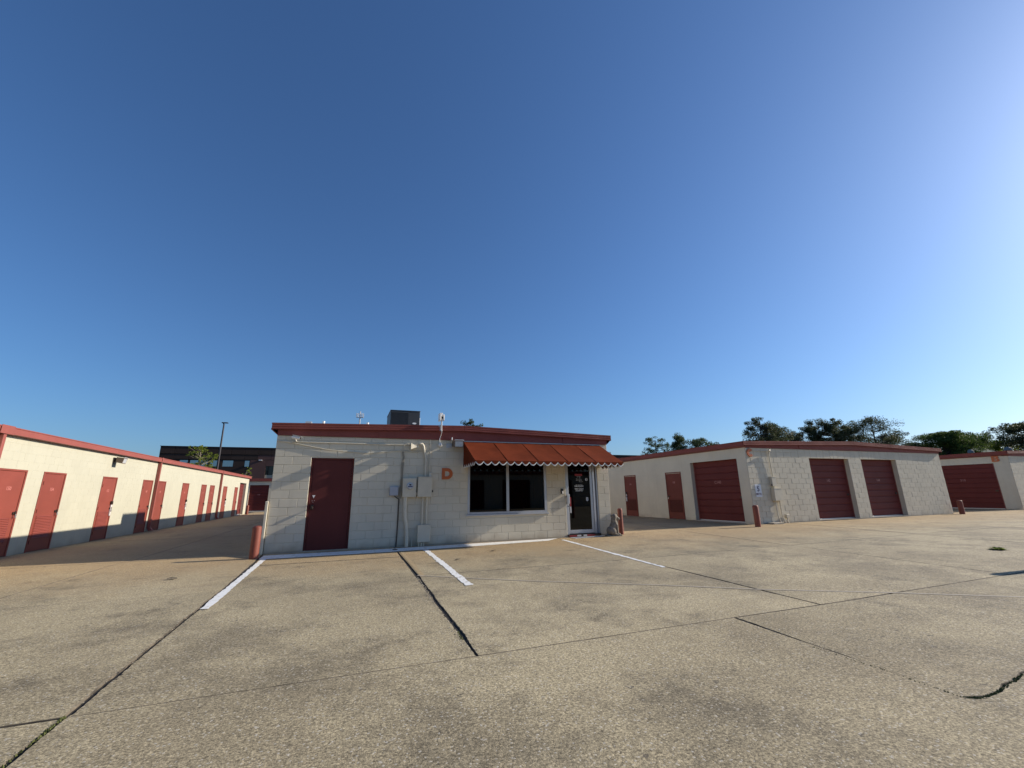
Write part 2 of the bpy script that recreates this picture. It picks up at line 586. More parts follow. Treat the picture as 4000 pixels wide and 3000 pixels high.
def text_mesh(body, size, depth, m, bold=0.0, align='CENTER', name='lettering'):
    cu = bpy.data.curves.new('tmp_text', 'FONT')
    cu.body = body
    cu.size = size
    cu.extrude = depth / 2
    cu.offset = bold
    cu.align_x = align
    cu.align_y = 'CENTER'
    cu.resolution_u = 3
    o = bpy.data.objects.new('tmp_text', cu)
    COL.objects.link(o)
    dg = bpy.context.evaluated_depsgraph_get()
    dg.update()
    me = bpy.data.meshes.new_from_object(o.evaluated_get(dg))
    bpy.data.objects.remove(o)
    me.name = name
    me.transform(Matrix.Rotation(PI / 2, 4, 'X'))       # face -y, upright
    me.materials.clear()
    me.materials.append(m)
    return me

def shape_mesh(loops, depth, m, name='letter'):
    cu = bpy.data.curves.new('tmp_shape', 'CURVE')
    cu.dimensions = '2D'
    cu.fill_mode = 'BOTH'
    cu.extrude = depth / 2
    for lp in loops:
        s = cu.splines.new('POLY')
        s.points.add(len(lp) - 1)
        for p, (x, y) in zip(s.points, lp):
            p.co = (x, y, 0, 1)
        s.use_cyclic_u = True
    o = bpy.data.objects.new('tmp_shape', cu)
    COL.objects.link(o)
    dg = bpy.context.evaluated_depsgraph_get()
    dg.update()
    me = bpy.data.meshes.new_from_object(o.evaluated_get(dg))
    bpy.data.objects.remove(o)
    me.name = name
    me.transform(Matrix.Rotation(PI / 2, 4, 'X'))
    me.materials.clear()
    me.materials.append(m)
    return me

# wall frames: u runs to the viewer's right, n points to the viewer
def frame(origin, rz):
    R = Matrix.Rotation(rz, 3, 'Z')
    O = Vector(origin)
    return lambda u, d, z: O + R @ Vector((u, -d, z))        # d = outward

BLOCK_CACHE = {}
def block_mesh(w, h, m, dep=0.006, bev=None):
    bev = bev or (0.0055 if dep > 0.007 else 0.0015)
    key = (round(w, 3), round(h, 3), m.name, dep)
    if key in BLOCK_CACHE:
        return BLOCK_CACHE[key]
    x, b = w / 2, bev
    vs = [(-x, 0, 0), (x, 0, 0), (x, 0, h), (-x, 0, h), (-x, -dep + b, 0), (x, -dep + b, 0), (x, -dep + b, h), (-x, -dep + b, h),
          (-x + b, -dep, b), (x - b, -dep, b), (x - b, -dep, h - b), (-x + b, -dep, h - b)]
    fs = [(8, 9, 10, 11), (4, 5, 9, 8), (5, 6, 10, 9), (6, 7, 11, 10), (7, 4, 8, 11), (0, 1, 5, 4), (1, 2, 6, 5), (2, 3, 7, 6), (3, 0, 4, 7)]
    me = bpy.data.meshes.new('concrete_block')
    me.from_pydata(vs, [], fs)
    me.materials.append(m)
    BLOCK_CACHE[key] = me
    return me

H = 0.2032
W = 0.4064
def block_cells(length, z0, ztop, openings, u_phase=0.0, zbase=0.0, lintel=None, rows=99):
    """(u0,u1,za,zb) of every block of a running-bond wall"""
    out = []
    k = 0
    while zbase + k * H < ztop - 0.03 and k < rows:
        za = zbase + k * H
        zb = min(za + H, ztop)
        zm = (za + zb) / 2
        spans = [(0.0, length)]
        for (a, b, c, d) in openings:
            if c - 0.02 < zm < d + 0.02:
                ns = []
                for s, e in spans:
                    if b <= s or a >= e:
                        ns.append((s, e))
                    else:
                        if a - s > 0.03:
                            ns.append((s, a))
                        if e - b > 0.03:
                            ns.append((b, e))
                spans = ns
        off = (W / 2 if k % 2 else 0.0) + u_phase
        for s, e in spans:
            js = [s]
            j = math.floor((s - off) / W) * W + off
            while j < e:
                if j > s + 0.06 and j < e - 0.06:
                    js.append(j)
                j += W
            js.append(e)
            for a, b in zip(js[:-1], js[1:]):
                out.append((a, b, za, zb))
        k += 1
    return out

def lay_blocks(cells, fr, rz, parent, m, n_single, dep=0.0085, wob=0.0012, gap=0.0038):
    """the n_single cells nearest to the camera as objects, the rest as one stuff mesh"""
    def dist(c):
        return (fr((c[0] + c[1]) / 2, 0, (c[2] + c[3]) / 2) - CAM).length
    cells = sorted(cells, key=dist)
    rest = MB()
    for i, (a, b, za, zb) in enumerate(cells):
        d = random.uniform(-wob, wob)
        w, h = b - a - 2 * gap, zb - za - 2 * gap
        if w < 0.02 or h < 0.02:
            continue
        me = block_mesh(w, h, m, dep)
        p = fr((a + b) / 2, d, za + gap)
        if i < n_single:
            link('concrete_block', me, parent, p, rz + random.uniform(-0.0016, 0.0016))
        else:
            R = Matrix.Rotation(rz, 3, 'Z')
            rest.add([p + R @ v.co for v in me.vertices], [tuple(q.vertices) for q in me.polygons])
    if rest.v:
        o = rest.build('concrete_block', m, parent)
        o['kind'] = 'stuff'

def wall_core(length, ztop, openings, fr, thick, m, parent, zlow=-0.15, name='wall'):
    us = sorted({0.0, length, *[x for o in openings for x in o[:2]]})
    zs = sorted({zlow, ztop, *[max(zlow, min(ztop, x)) for o in openings for x in o[2:]]})
    def solid(i, j):
        if i < 0 or j < 0 or i >= len(us) - 1 or j >= len(zs) - 1:
            return False
        u, z = (us[i] + us[i + 1]) / 2, (zs[j] + zs[j + 1]) / 2
        return not any(a < u < b and c < z < d for a, b, c, d in openings)
    mb = MB()
    for i in range(len(us) - 1):
        for j in range(len(zs) - 1):
            if not solid(i, j):
                continue
            a, b, c, d = us[i], us[i + 1], zs[j], zs[j + 1]
            mb.add([fr(a, 0, c), fr(b, 0, c), fr(b, 0, d), fr(a, 0, d)], [(0, 1, 2, 3)])
            mb.add([fr(a, -thick, c), fr(b, -thick, c), fr(b, -thick, d), fr(a, -thick, d)], [(3, 2, 1, 0)])
            for (ii, jj, q) in ((i - 1, j, (a, c, a, d)), (i + 1, j, (b, c, b, d)), (i, j - 1, (a, c, b, c)), (i, j + 1, (a, d, b, d))):
                if not solid(ii, jj):
                    mb.add([fr(q[0], 0, q[1]), fr(q[2], 0, q[3]), fr(q[2], -thick, q[3]), fr(q[0], -thick, q[1])], [(0, 1, 2, 3)])
    me = mb.mesh(name, m, fix=False)
    bm = bmesh.new()
    bm.from_mesh(me)
    bmesh.ops.remove_doubles(bm, verts=bm.verts, dist=1e-5)
    bmesh.ops.recalc_face_normals(bm, faces=bm.faces)
    bm.to_mesh(me)
    bm.free()
    return link(name, me, parent)

def arc(cx, cy, rx, ry, a0, a1, n):
    return [(cx + rx * math.cos(rad(a0 + (a1 - a0) * i / n)), cy + ry * math.sin(rad(a0 + (a1 - a0) * i / n))) for i in range(n + 1)]

def hz(x):           # the yard rises a few centimetres to the right
    pts = ((7.2, 0.0), (16.3, 0.065), (28.0, 0.09), (36.0, 0.10))
    if x <= pts[0][0]:
        return 0.0
    for (a, za), (b, zb) in zip(pts[:-1], pts[1:]):
        if x <= b:
            return za + (zb - za) * (x - a) / (b - a)
    return 0.10

# ---------------------------------------------------------------- ground
g = MB()
g.add([(-700, -400, -0.06), (900, -400, -0.06), (900, 900, -0.06), (-700, 900, -0.06)], [(0, 1, 2, 3)])
g.build('ground', M['soil'], kind='structure')
pave = MB().box(-7.0, 48, -26, 37.2, -0.30, -0.013).build('pavement', M['soil'], kind='structure')

def edge_pts(p, q, half, rough, seed):
    """points along one slab edge, already drawn back by half the joint"""
    p, q = Vector((*p, 0)), Vector((*q, 0))
    d = (q - p)
    Ln = d.length
    d.normalize()
    n = Vector((-d.y, d.x, 0))
    cnt = max(2, int(Ln / (0.03 if rough > 0.006 else 0.14)))
    out = []
    for i in range(cnt):
        t = i / cnt
        c = p + d * (Ln * t)
        w = mnoise.noise(Vector((c.x * 2.3 + seed, c.y * 2.3, seed * 1.7))) * rough * 1.2
        w += abs(mnoise.noise(Vector((c.x * 9 + seed, c.y * 9, seed)))) * rough * 0.9 + abs(mnoise.noise(Vector((c.x * 31, c.y * 31, seed)))) * rough * 0.7
        out.append((c + n * (half + max(0, w)), half))
    return out

def slab(poly, halves, rough):
    """poly counter-clockwise; halves = half joint width per edge"""
    lines = []
    n = len(poly)
    for i in range(n):
        p, q = Vector((*poly[i], 0)), Vector((*poly[(i + 1) % n], 0))
        d = (q - p).normalized()
        nn = Vector((-d.y, d.x, 0))
        lines.append((p + nn * halves[i], d))
    corners = []
    for i in range(n):
        (p, d), (q, e) = lines[i - 1], lines[i]
        det = d.x * -e.y + e.x * d.y
        if abs(det) < 1e-4:
            corners.append(q.copy())
        else:
            t = ((q.x - p.x) * -e.y + e.x * (q.y - p.y)) / det
            corners.append(p + d * t)
    ring = []
    for i in range(n):
        a, b = corners[i], corners[(i + 1) % n]
        for c, h in edge_pts((a.x, a.y), (b.x, b.y), 0.0, rough[i], poly[i][0] * 3.1 + i):
            ring.append((c, i))
    cen = sum((c for c, _ in ring), Vector()) / len(ring)
    dz = random.uniform(-0.0025, 0.0025)
    vs, k = [], len(ring)
    for c, i in ring:
        dirc = (cen - c).normalized()
        vs.append(c + dirc * 0.006)
    top = [(v.x, v.y, hz(v.x) + dz) for v in vs]
    mid = [(c.x, c.y, hz(c.x) + dz - 0.005) for c, _ in ring]
    low = [(c.x, c.y, hz(c.x) - 0.03) for c, _ in ring]
    fs = [tuple(range(k))]
    for i in range(k):
        j = (i + 1) % k
        fs.append((i, k + i, k + j, j))
        fs.append((k + i, 2 * k + i, 2 * k + j, k + j))
    mb = MB().add(top + mid + low, fs)
    o = mb.build('concrete_slab', M['concrete'], pave)
    o.data.materials.append(M['jointdirt'])
    for p in o.data.polygons:
        if len(p.vertices) == 4 and k > 4:
            p.material_index = 1
    return o

# joint lines read from the yard's plan
def xb(y): return 0.07 + (0.21 - 0.07) * min(1, -y / 8.2) if y < 0 else 0.0
def xc(y): return 2.93 - 0.015 * (-y - 1.88)
def xd(y): return 7.63 + (7.17 - 7.63) * (-y / 4.3) if y > -4.3 else 7.17 + (6.94 - 7.17) * ((-y - 4.3) / 3.9)
def xe(y): return 12.10 - 0.134 * -y
def xf(y): return 17.4 - 0.22 * -y
FINE, MED, WIDE = 0.005, 0.009, 0.011
Y2, Y3, Y4 = -4.35, -8.2, -12.9
def rect(x0, x1, y0, y1, hs, rs):
    slab([(x0, y0), (x1, y0), (x1, y1), (x0, y1)], hs, rs)
# row next to the buildings (edges: bottom, right, top, left)
slab([(-6.6, Y2), (-2.62, Y2), (-2.62, 0), (-6.6, 0)], (MED, FINE, FINE, MED), (.004, .002, .002, .003))
slab([(-2.62, Y2), (xb(Y2), Y2), (xb(0), 0), (-2.62, 0)], (MED, MED, FINE, FINE), (.005, .009, .002, .002))
slab([(xb(-1.88), -1.88), (2.93, -1.88), (2.96, 0.0), (xb(0), 0.0)], (0.015, MED, MED, MED), (.005, .004, .003, .004))
slab([(xb(Y3), Y3), (xc(Y3), Y3), (2.93, -1.88), (xb(-1.88), -1.88)], (FINE, 0.007, 0.014, 0.009), (.003, .020, .005, .014))
slab([(2.93, Y2), (xd(Y2), Y2), (7.63, 0), (2.96, 0)], (0.005, MED, MED, MED), (.003, .006, .003, .004))
slab([(xc(Y3), Y3), (xd(Y3), Y3), (xd(Y2), Y2), (2.93, Y2)], (FINE, 0.009, 0.005, 0.007), (.003, .008, .003, .018))
slab([(xd(Y2), Y2), (xe(Y2), Y2), (xe(0), 0), (7.63, 0)], (MED, MED, MED, MED), (.006, .004, .003, .006))
slab([(xd(Y3), Y3), (xe(Y3), Y3), (xe(Y2), Y2), (xd(Y2), Y2)], (0.005, MED, MED, MED), (.004, .004, .006, .009))
for ya, yb in ((Y2, 0.25), (Y3, Y2)):
    xs = [lambda y: xe(y), lambda y: xf(y), lambda y: 21.9 - .2 * -y, lambda y: 26.6 - .2 * -y, lambda y: 31.6 - .2 * -y, lambda y: 37.0 - .2 * -y, lambda y: 46.0]
    for fa, fb in zip(xs[:-1], xs[1:]):
        slab([(fa(ya), ya), (fb(ya), ya), (fb(yb), yb), (fa(yb), yb)], (MED, MED, MED, MED), (.004, .004, .003, .004))
slab([(-6.6, Y3), (xb(Y3), Y3), (xb(Y2), Y2), (-6.6, Y2)], (0.004, WIDE, MED, MED), (.006, .016, .005, .003))
# the row the photographer stands on
slab([(-6.6, Y4), (0.20, Y4), (xb(Y3), Y3), (-6.6, Y3)], (MED, WIDE, 0.004, MED), (.004, .016, .004, .003))
slab([(0.20, Y4), (5.35, Y4), (5.62, Y3), (xb(Y3), Y3)], (MED, 0.014, FINE, WIDE), (.004, .008, .003, .016))
# broken slab: a crack leaves the joint and runs off to the right
crk = [(5.47, -10.09), (5.62, -10.14), (5.80, -10.135), (5.96, -10.09), (6.14, -10.085), (6.32, -10.04), (6.60, -10.03), (7.0, -9.98), (7.6, -9.93), (8.4, -9.95), (9.4, -9.88), (10.7, -9.9)]
slab([(5.35, Y4), (10.3, Y4), crk[-1]] + crk[-2::-1], (MED, MED) + (0.006,) * 11 + (0.012,), (.004, .004) + (.005,) * 11 + (.006,))
slab(crk + [(xe(Y3), Y3), (5.62, Y3)], (0.006,) * 11 + (MED, FINE, 0.014), (.005,) * 11 + (.004, .003, .012))
for x0, x1 in ((10.5, 15.6), (15.6, 20.5), (20.5, 26), (26, 32), (32, 46)):
    rect(x0, x1, Y4, Y3, (MED,) * 4, (.004,) * 4)
for x0, x1 in ((-6.6, 0.2), (0.2, 5.35), (5.35, 10.3), (10.3, 16), (16, 24), (24, 34), (34, 46)):
    rect(x0, x1, -19, Y4, (MED,) * 4, (.004,) * 4)
    rect(x0, x1, -25.5, -19, (MED,) * 4, (.004,) * 4)
# alleys
ys = [0.0, 6.1, 12.2, 18.3, 24.4, 30.5, 36.6]
for a, b in zip(ys[:-1], ys[1:]):
    rect(-5.98, -2.53, a, b, (FINE, 0.006, FINE, FINE), (.002, .003, .002, .002))
    rect(-2.53, 0.05, a, b, (FINE, FINE, FINE, 0.006), (.002, .002, .002, .003))
for a, b in zip(ys[:-1], ys[1:]):
    rect(9.45, 12.75, a, b, (FINE,) * 4, (.002,) * 4)
    rect(12.75, 16.05, a, b, (FINE,) * 4, (.002,) * 4)
    rect(28.4, 34.9, a + .25, b + .25, (FINE,) * 4, (.002,) * 4)
rect(0.05, 9.45, 27.2, 36.6, (FINE,) * 4, (.002,) * 4)

def sheet(name, poly, m, lift=0.005, rough=0.006, **kw):
    pts = []
    n = len(poly)
    for i in range(n):
        p, q = Vector((*poly[i], 0)), Vector((*poly[(i + 1) % n], 0))
        k = max(1, int((q - p).length / 0.06))
        for j in range(k):
            c = p.lerp(q, j / k)
            c.x += mnoise.noise(Vector((c.x * 9, c.y * 9, 1))) * rough
            c.y += mnoise.noise(Vector((c.x * 9, c.y * 9, 7))) * rough
            pts.append((c.x, c.y, hz(c.x) + lift))
    mb = MB().add(pts, [tuple(range(len(pts)))])
    return mb.build(name, m, **kw)

sheet('painted_stripe', [(0.07, -0.95), (2.5, -0.96), (4.8, -0.80), (7.1, -0.52), (7.62, -0.06), (4.87, -0.21), (2.57, -0.33), (0.06, -0.29)], M['line'], kind='structure')
sheet('parking_line', [(0.178, -5.43), (0.285, -5.45), (0.215, -0.95), (0.110, -0.95)], M['line'], rough=0.02, kind='structure')
sheet('parking_line', [(3.45, -5.45), (3.565, -5.44), (3.68, -0.95), (3.56, -0.95)], M['line'], rough=0.03, kind='structure')
sheet('parking_line', [(7.00, -5.4), (7.07, -5.42), (7.62, -0.5), (7.50, -0.5)], M['line'], rough=0.03, kind='structure')
sheet('painted_patch', [(8.05, -0.42), (8.9, -0.36), (9.2, -0.14), (8.0, -0.10)], M['line'], kind='structure')
# thin pale sealant ridge running askew over the slabs
seal = MB()
sp = [(2.92, -4.32), (4.40, -5.50), (6.05, -6.62), (6.96, -7.33), (8.27, -8.19), (9.32, -8.96), (10.6, -9.9)]
for (a, b) in zip(sp[:-1], sp[1:]):
    d = (Vector(b) - Vector(a)).normalized()
    nn = Vector((-d.y, d.x)) * 0.022
    seal.add([(a[0] - nn.x, a[1] - nn.y, hz(a[0]) + .0035), (a[0] + nn.x, a[1] + nn.y, hz(a[0]) + .0035), (b[0] + nn.x, b[1] + nn.y, hz(b[0]) + .0035), (b[0] - nn.x, b[1] - nn.y, hz(b[0]) + .0035),
              (a[0], a[1], hz(a[0]) + .0052), (b[0], b[1], hz(b[0]) + .0052)], [(0, 3, 5, 4), (1, 4, 5, 2)])
seal.build('sealant_strip', M['seal'], kind='structure')
# moss in the joints
def moss(line, n, w, m='moss', name='crack_moss', lift=-0.008, s0=0.004, s1=0.012, flat=1.5):
    mb = MB()
    for _ in range(n):
        t = random.random() * (len(line) - 1)
        i = int(t)
        p = Vector((*line[i], 0)).lerp(Vector((*line[i + 1], 0)), t - i)
        p += Vector((random.gauss(0, w), random.gauss(0, w), hz(p.x) + lift))
        s = random.uniform(s0, s1)
        a = random.random() * 6.3
        u, v = Vector((math.cos(a), math.sin(a), 0)) * s, Vector((0, 0, s * flat))
        q = Vector((-u.y, u.x, 0))
        mb.add([p - u, p + u, p + v + u * .4, p + q], [(0, 1, 2), (1, 3, 2), (3, 0, 2)])
    mb.build(name, M[m], kind='stuff')
moss([(5.50, -9.13), (5.49, -9.74), (5.46, -10.1), (5.58, -10.15), (5.9, -10.12), (6.3, -10.06)], 420, 0.006)
moss([(0.20, -8.17), (0.21, -8.5), (0.2, -9.4)], 120, 0.006)
moss([(2.83, -7.5), (2.82, -7.8)], 50, 0.009)

# crumbled edges: pale chips and dark grit along the wide cracks
lipL = [(2.895, -4.4), (2.87, -5.3), (2.83, -6.1), (2.805, -7.1), (2.79, -8.15)]
moss(lipL, 150, 0.012, 'chip', 'crack_rubble', -0.002, 0.005, 0.013, 0.5)
moss([(2.91, -4.4), (2.885, -5.3), (2.845, -6.1), (2.82, -7.1), (2.81, -8.15)], 170, 0.008, 'chip', 'crack_rubble', -0.012, 0.006, 0.016, 0.9)
moss([(2.93, -4.5), (2.90, -5.5), (2.87, -6.5), (2.84, -8.1)], 140, 0.016, 'grit', 'crack_grit', 0.0, 0.004, 0.012, 0.5)
moss([(0.10, -4.3), (0.13, -5.6), (0.16, -6.6), (0.18, -8.1), (0.19, -9.5)], 240, 0.012, 'chip', 'crack_rubble', -0.004, 0.005, 0.012, 0.5)
moss([(0.15, -5.4), (0.19, -7.6)], 180, 0.022, 'grit', 'crack_grit', 0.0, 0.004, 0.011, 0.5)
sheet('filler_strip', [(2.955, -4.42), (3.03, -4.45), (3.075, -1.15), (2.995, -1.12)], M['filler'], lift=0.003, rough=0.008, kind='structure')

# ---------------------------------------------------------------- building pieces
def ribbed_profile(hh=0.165):
    """(outward, z) closed profile of the ribbed fascia, z measured down from the top edge"""
    p = [(0.0, 0.0), (0.012, 0.0)]
    for k in range(3):
        z = -k * hh / 3
        p += [(0.012, z - 0.006), (0.012, z - hh / 3 + 0.018), (0.002, z - hh / 3 + 0.012), (0.002, z - hh / 3 + 0.002)]
    p += [(0.014, -hh + 0.002), (0.014, -hh), (-0.02, -hh), (-0.02, 0.0)]
    return p

def gable_front(b, X0, X1, Yf, over, zr, ze, side_over, wall_top, seams, hh=0.165, rib=True):
    """ribbed gable fascia, flat boards under it and roof slopes; front faces -Y"""
    xr = (X0 + X1) / 2
    xa, xe_ = X0 - side_over, X1 + side_over
    def top(x):
        return zr + (ze - zr) * abs(x - xr) / (xr - xa)
    prof = ribbed_profile(hh)
    def seg(x0, x1):
        st = []
        n = max(2, int((x1 - x0) / 0.15))
        for i in range(n + 1):
            x = x0 + (x1 - x0) * i / n
            wv = 0.010 * mnoise.noise(Vector((x * 0.8, Yf, 3.3))) + 0.005 * mnoise.noise(Vector((x * 2.1, Yf, 8)))
            st.append(lambda a, z, x=x, wv=wv: (x, Yf - over - a - wv * (1 if a > -0.01 else 0), top(x) + z))
        return MB().sweep(prof, st)
    seg(xa, xr - 0.004).build('fascia_trim', M['red_trim'], b)
    seg(xr + 0.004, xe_).build('fascia_trim', M['red_trim'], b)
    xs = [X0] + seams + [X1]
    for i, (x0, x1) in enumerate(zip(xs[:-1], xs[1:])):
        n = max(2, int((x1 - x0) / 0.15))
        st = []
        yo = 0.022 + 0.006 * (i % 2)
        for k in range(n + 1):
            x = x0 + (x1 - x0) * k / n
            wv = 0.012 * mnoise.noise(Vector((x * 0.9, Yf, 12.3 + i)))
            st.append(lambda a, t, x=x, wv=wv, yo=yo: (x, Yf - yo - wv - a, wall_top + t * (top(x) - hh + 0.03 - wall_top)))
        MB().sweep([(0.012, 0), (0.012, 1), (-0.02, 1), (-0.02, 0)], st).build('fascia_board', M['red_trim'], b)
    return top, xa, xr, xe_

def side_fascia(b, X, s, y0, y1, zt, zb, wx, wz, m='red_trim'):
    """eave board along Y on side s (-1 left, +1 right), soffit back to the wall"""
    n = 14
    st = [lambda a, z, y=y0 + (y1 - y0) * i / n: (X + s * a, y, z) for i in range(n + 1)]
    MB().sweep([(0.012, zb), (0.012, zb + .03), (0.0, zb + .036), (0.0, zt - .03), (0.012, zt - .024), (0.012, zt), (-0.02, zt), (-0.02, zb)], st).build('fascia_trim', M[m], b)
    MB().add([(X - s * .021, y0, zb + .004), (X - s * .021, y1, zb + .004), (wx, y1, wz), (wx, y0, wz)], [(0, 1, 2, 3)]).build('soffit', M['red_edge'], b)

def gable_roof(b, xa, xr, xe_, y0, y1, top, drop=0.012):
    xa, xe_ = xa + .03, xe_ - .03
    vs = []
    for y in (y0, y1):
        for x in (xa, xr, xe_):
            vs.append((x, y, top(x) - drop))
        for x in (xe_, xr, xa):
            vs.append((x, y, top(x) - 0.12))
    MB().add(vs, [(0, 1, 7, 6), (1, 2, 8, 7), (3, 4, 10, 9), (4, 5, 11, 10), (2, 3, 9, 8), (5, 0, 6, 11), (0, 5, 4, 1), (1, 4, 3, 2), (6, 7, 10, 11), (7, 8, 9, 10)]).build('roof', M['roof'], b)

DM = {}
def door(b, loc, rz, w, h, style, num=None, nm='pink', hinge='l', strip=False, light=False, paint='red_door'):
    """steel storage door: b > door > frame ..., all in local coordinates, -y outward"""
    def part(key, make, m, name, parent):
        k = (key, w, h, m.name)
        if k not in DM:
            DM[k] = make().mesh(name, m)
        return link(name, DM[k], parent, loc, rz)
    f = 0.045
    def leaf():
        mb = MB().bbox(-w / 2 + f + .004, w / 2 - f - .004, -0.002, 0.045, 0.012, h - f - .004, 0.004, 1)
        return mb
    d = part('leaf', leaf, M[paint], 'door', b)
    def fr():
        mb = MB()
        mb.bbox(-w / 2, -w / 2 + f, -0.018, 0.08, 0, h, .004, 1)
        mb.bbox(w / 2 - f, w / 2, -0.018, 0.08, 0, h, .004, 1)
        mb.bbox(-w / 2 + f, w / 2 - f, -0.0175, 0.079, h - f, h - .001, .004, 1)
        return mb
    part('frame', fr, M[paint], 'door_frame', d)
    s = -1 if hinge == 'l' else 1
    for hz_ in (0.25, h / 2, h - 0.30):
        def hg(z=hz_):
            return MB().tube([(s * (w / 2 - f), -0.022, z - .05), (s * (w / 2 - f), -0.022, z + .05)], 0.008, 6)
        part('hinge%s%.2f' % (hinge, hz_), hg, M['red_worn'], 'hinge', d)
    lx = -s * (w / 2 - f - 0.07)
    if style == 'louver':
        x0, x1, z0, z1 = -w / 2 + .13, w / 2 - .21, 0.33, 0.90
        if s > 0:
            x0, x1 = -x1, -x0
        n = 14
        key = ('slat', w, s)
        if key not in DM:
            DM[key] = MB().add([(x0, -0.003, 0), (x1, -0.003, 0), (x1, -0.022, -0.024), (x0, -0.022, -0.024), (x0, -0.003, -0.034), (x1, -0.003, -0.034)], [(0, 1, 2, 3), (3, 2, 5, 4), (0, 3, 4), (1, 5, 2)]).mesh('louver_slat', M['red_door'])
        R = Matrix.Rotation(rz, 3, 'Z')
        for i in range(n):
            z = z1 - i * (z1 - z0) / n
            link('louver_slat', DM[key], d, Vector(loc) + Vector((0, 0, z)), rz)
        def rim():
            mb = MB()
            mb.box(x0 - .012, x0 - .001, -.007, 0, z0 - .012, z1 + .012)
            mb.box(x1 + .001, x1 + .012, -.007, 0, z0 - .012, z1 + .012)
            mb.box(x0 - .001, x1 + .001, -.0068, 0, z1 + .002, z1 + .0118)
            return mb
        part('rim' + hinge, rim, M['red_door'], 'louver_rim', d)
    elif style == 'panel':
        def pn():
            mb = MB()
            mb.bbox(-w / 2 + .10, w / 2 - .10, -0.007, 0.0, 0.30, 0.86, .003, 1)
            mb.box(-w / 2 + f + .01, w / 2 - f - .01, -0.006, 0, 0.885, 0.897)
            return mb
        part('panel', pn, M['red_worn'] if light else M[paint], 'lower_panel', d)
    if style != 'plain':
        def lt():
            mb = MB()
            mb.bbox(lx - .045, lx + .075, -0.028, -0.001, 0.975, 1.03, .004, 1)
            mb.bbox(lx - .01, lx + .03, -0.050, -0.027, 0.955, 1.05, .006, 1)
            return mb
        part('latch' + hinge, lt, M['darkmetal'], 'latch', d)
        def pk():
            mb = MB()
            mb.bbox(lx - .018, lx + .022, -0.068, -0.048, 0.895, 0.945, .006, 2)
            mb.tube([(lx - .010, -.058, .945), (lx - .010, -.058, .965), (lx + .002, -.058, .975), (lx + .014, -.058, .965), (lx + .014, -.058, .945)], .004, 6)
            return mb
        part('padlock' + hinge, pk, M['steel'], 'padlock', d)
        if strip:
            def sp_():
                return MB().bbox(lx - .02, lx + .035, -0.046, -0.006, 0.76, 1.12, .006, 1)
            part('strip' + hinge, sp_, M['white'], 'security_bar', d)
            def sq():
                return MB().bbox(lx - .05, lx + .05, -0.06, -0.004, 1.13, 1.24, .012, 2)
            part('hasp' + hinge, sq, M['darkmetal'], 'hasp', d)
    if num:
        me = text_mesh(num, 0.12, 0.002, M[nm], 0.003, name='unit_number')
        R = Matrix.Rotation(rz, 3, 'Z')
        link('unit_number', me, d, Vector(loc) + R @ Vector((0.0, -0.0035, h * 0.775)), rz)
    return d

def roller(b, loc, rz, w, h, depth, num=None, nslat=9, m='red_roll'):
    """sectional roll-up door set back in its opening: sections, bottom bar, guide rails, latch"""
    R = Matrix.Rotation(rz, 3, 'Z')
    d = MB().box(-w / 2 + .01, w / 2 - .01, depth + .03, depth + .06, 0, h + .02).build('roller_door', M['red_edge'], b, loc, rz)
    for q in (-1, 1):
        xa_, xb_ = sorted((q * w / 2, q * (w / 2 - .05)))
        MB().box(xa_, xb_, depth - .03, depth + .029, 0, h).build('guide_rail', M['red_edge'], d, loc, rz)
    hs = (h - 0.05) / nslat
    key = ('sec', w, hs)
    if key not in DM:
        prof = [(0.0, 0.0), (-0.004, 0.012), (-0.014, 0.026), (-0.016, 0.06), (-0.016, hs - .05), (-0.012, hs - .022), (0.002, hs - .012), (0.006, hs), (0.02, hs), (0.02, 0.0)]
        mb = MB().sweep(prof, [lambda a, z, x=x: (x, depth + a, z) for x in (-w / 2 + .051, w / 2 - .051)])
        DM[key] = mb.mesh('door_section', M[m])
    for i in range(nslat):
        link('door_section', DM[key], d, Vector(loc) + Vector((0, 0, 0.05 + i * hs)), rz)
    MB().bbox(-w / 2 + .05, w / 2 - .05, depth - .03, depth + .03, 0.012, 0.049, .004, 1).build('bottom_bar', M['alu'], d, loc, rz)
    lx = w / 2 - .16
    MB().bbox(lx - .07, lx + .05, depth - .045, depth - .014, 0.93, 1.0, .006, 1).build('latch', M['darkmetal'], d, loc, rz)
    if num:
        link('unit_number', text_mesh(num, 0.16, 0.002, M['pinkdim'], 0.003, name='unit_number'), d, Vector(loc) + R @ Vector((0, depth - .0185, h * 0.63)), rz)
    MB().box(-w / 2, w / 2, -0.03, depth + .06, -0.1, 0.010).build('door_sill', M['sill'], d, loc, rz)
    return d

# ---------------------------------------------------------------- building D (office)
D = thing('storage_building', 'cream block office building with a rust red awning, behind the white stripe', 'building', (4.77, 0, 0))
DW = 9.535
frD = frame((0, 0, 0), 0)
opD = [(0.83, 1.85, -0.15, 2.245), (4.90, 7.34, 0.74, 2.40), (7.985, 9.115, -0.15, 2.40)]
TOPW = 2.84
wall_core(DW, TOPW, opD, frD, 0.19, M['cream'], D)
cells = block_cells(DW, 0, 2.79, [(a, b, c if c > 0 else -1, d) for a, b, c, d in opD], 0.0, 0.03)
lay_blocks(cells, frD, 0, D, M['cream'], 300)
MB().box(0.012, DW - .012, -0.035, 0.0, -0.1, 0.028).build('foundation_ledge', M['curb'], D)
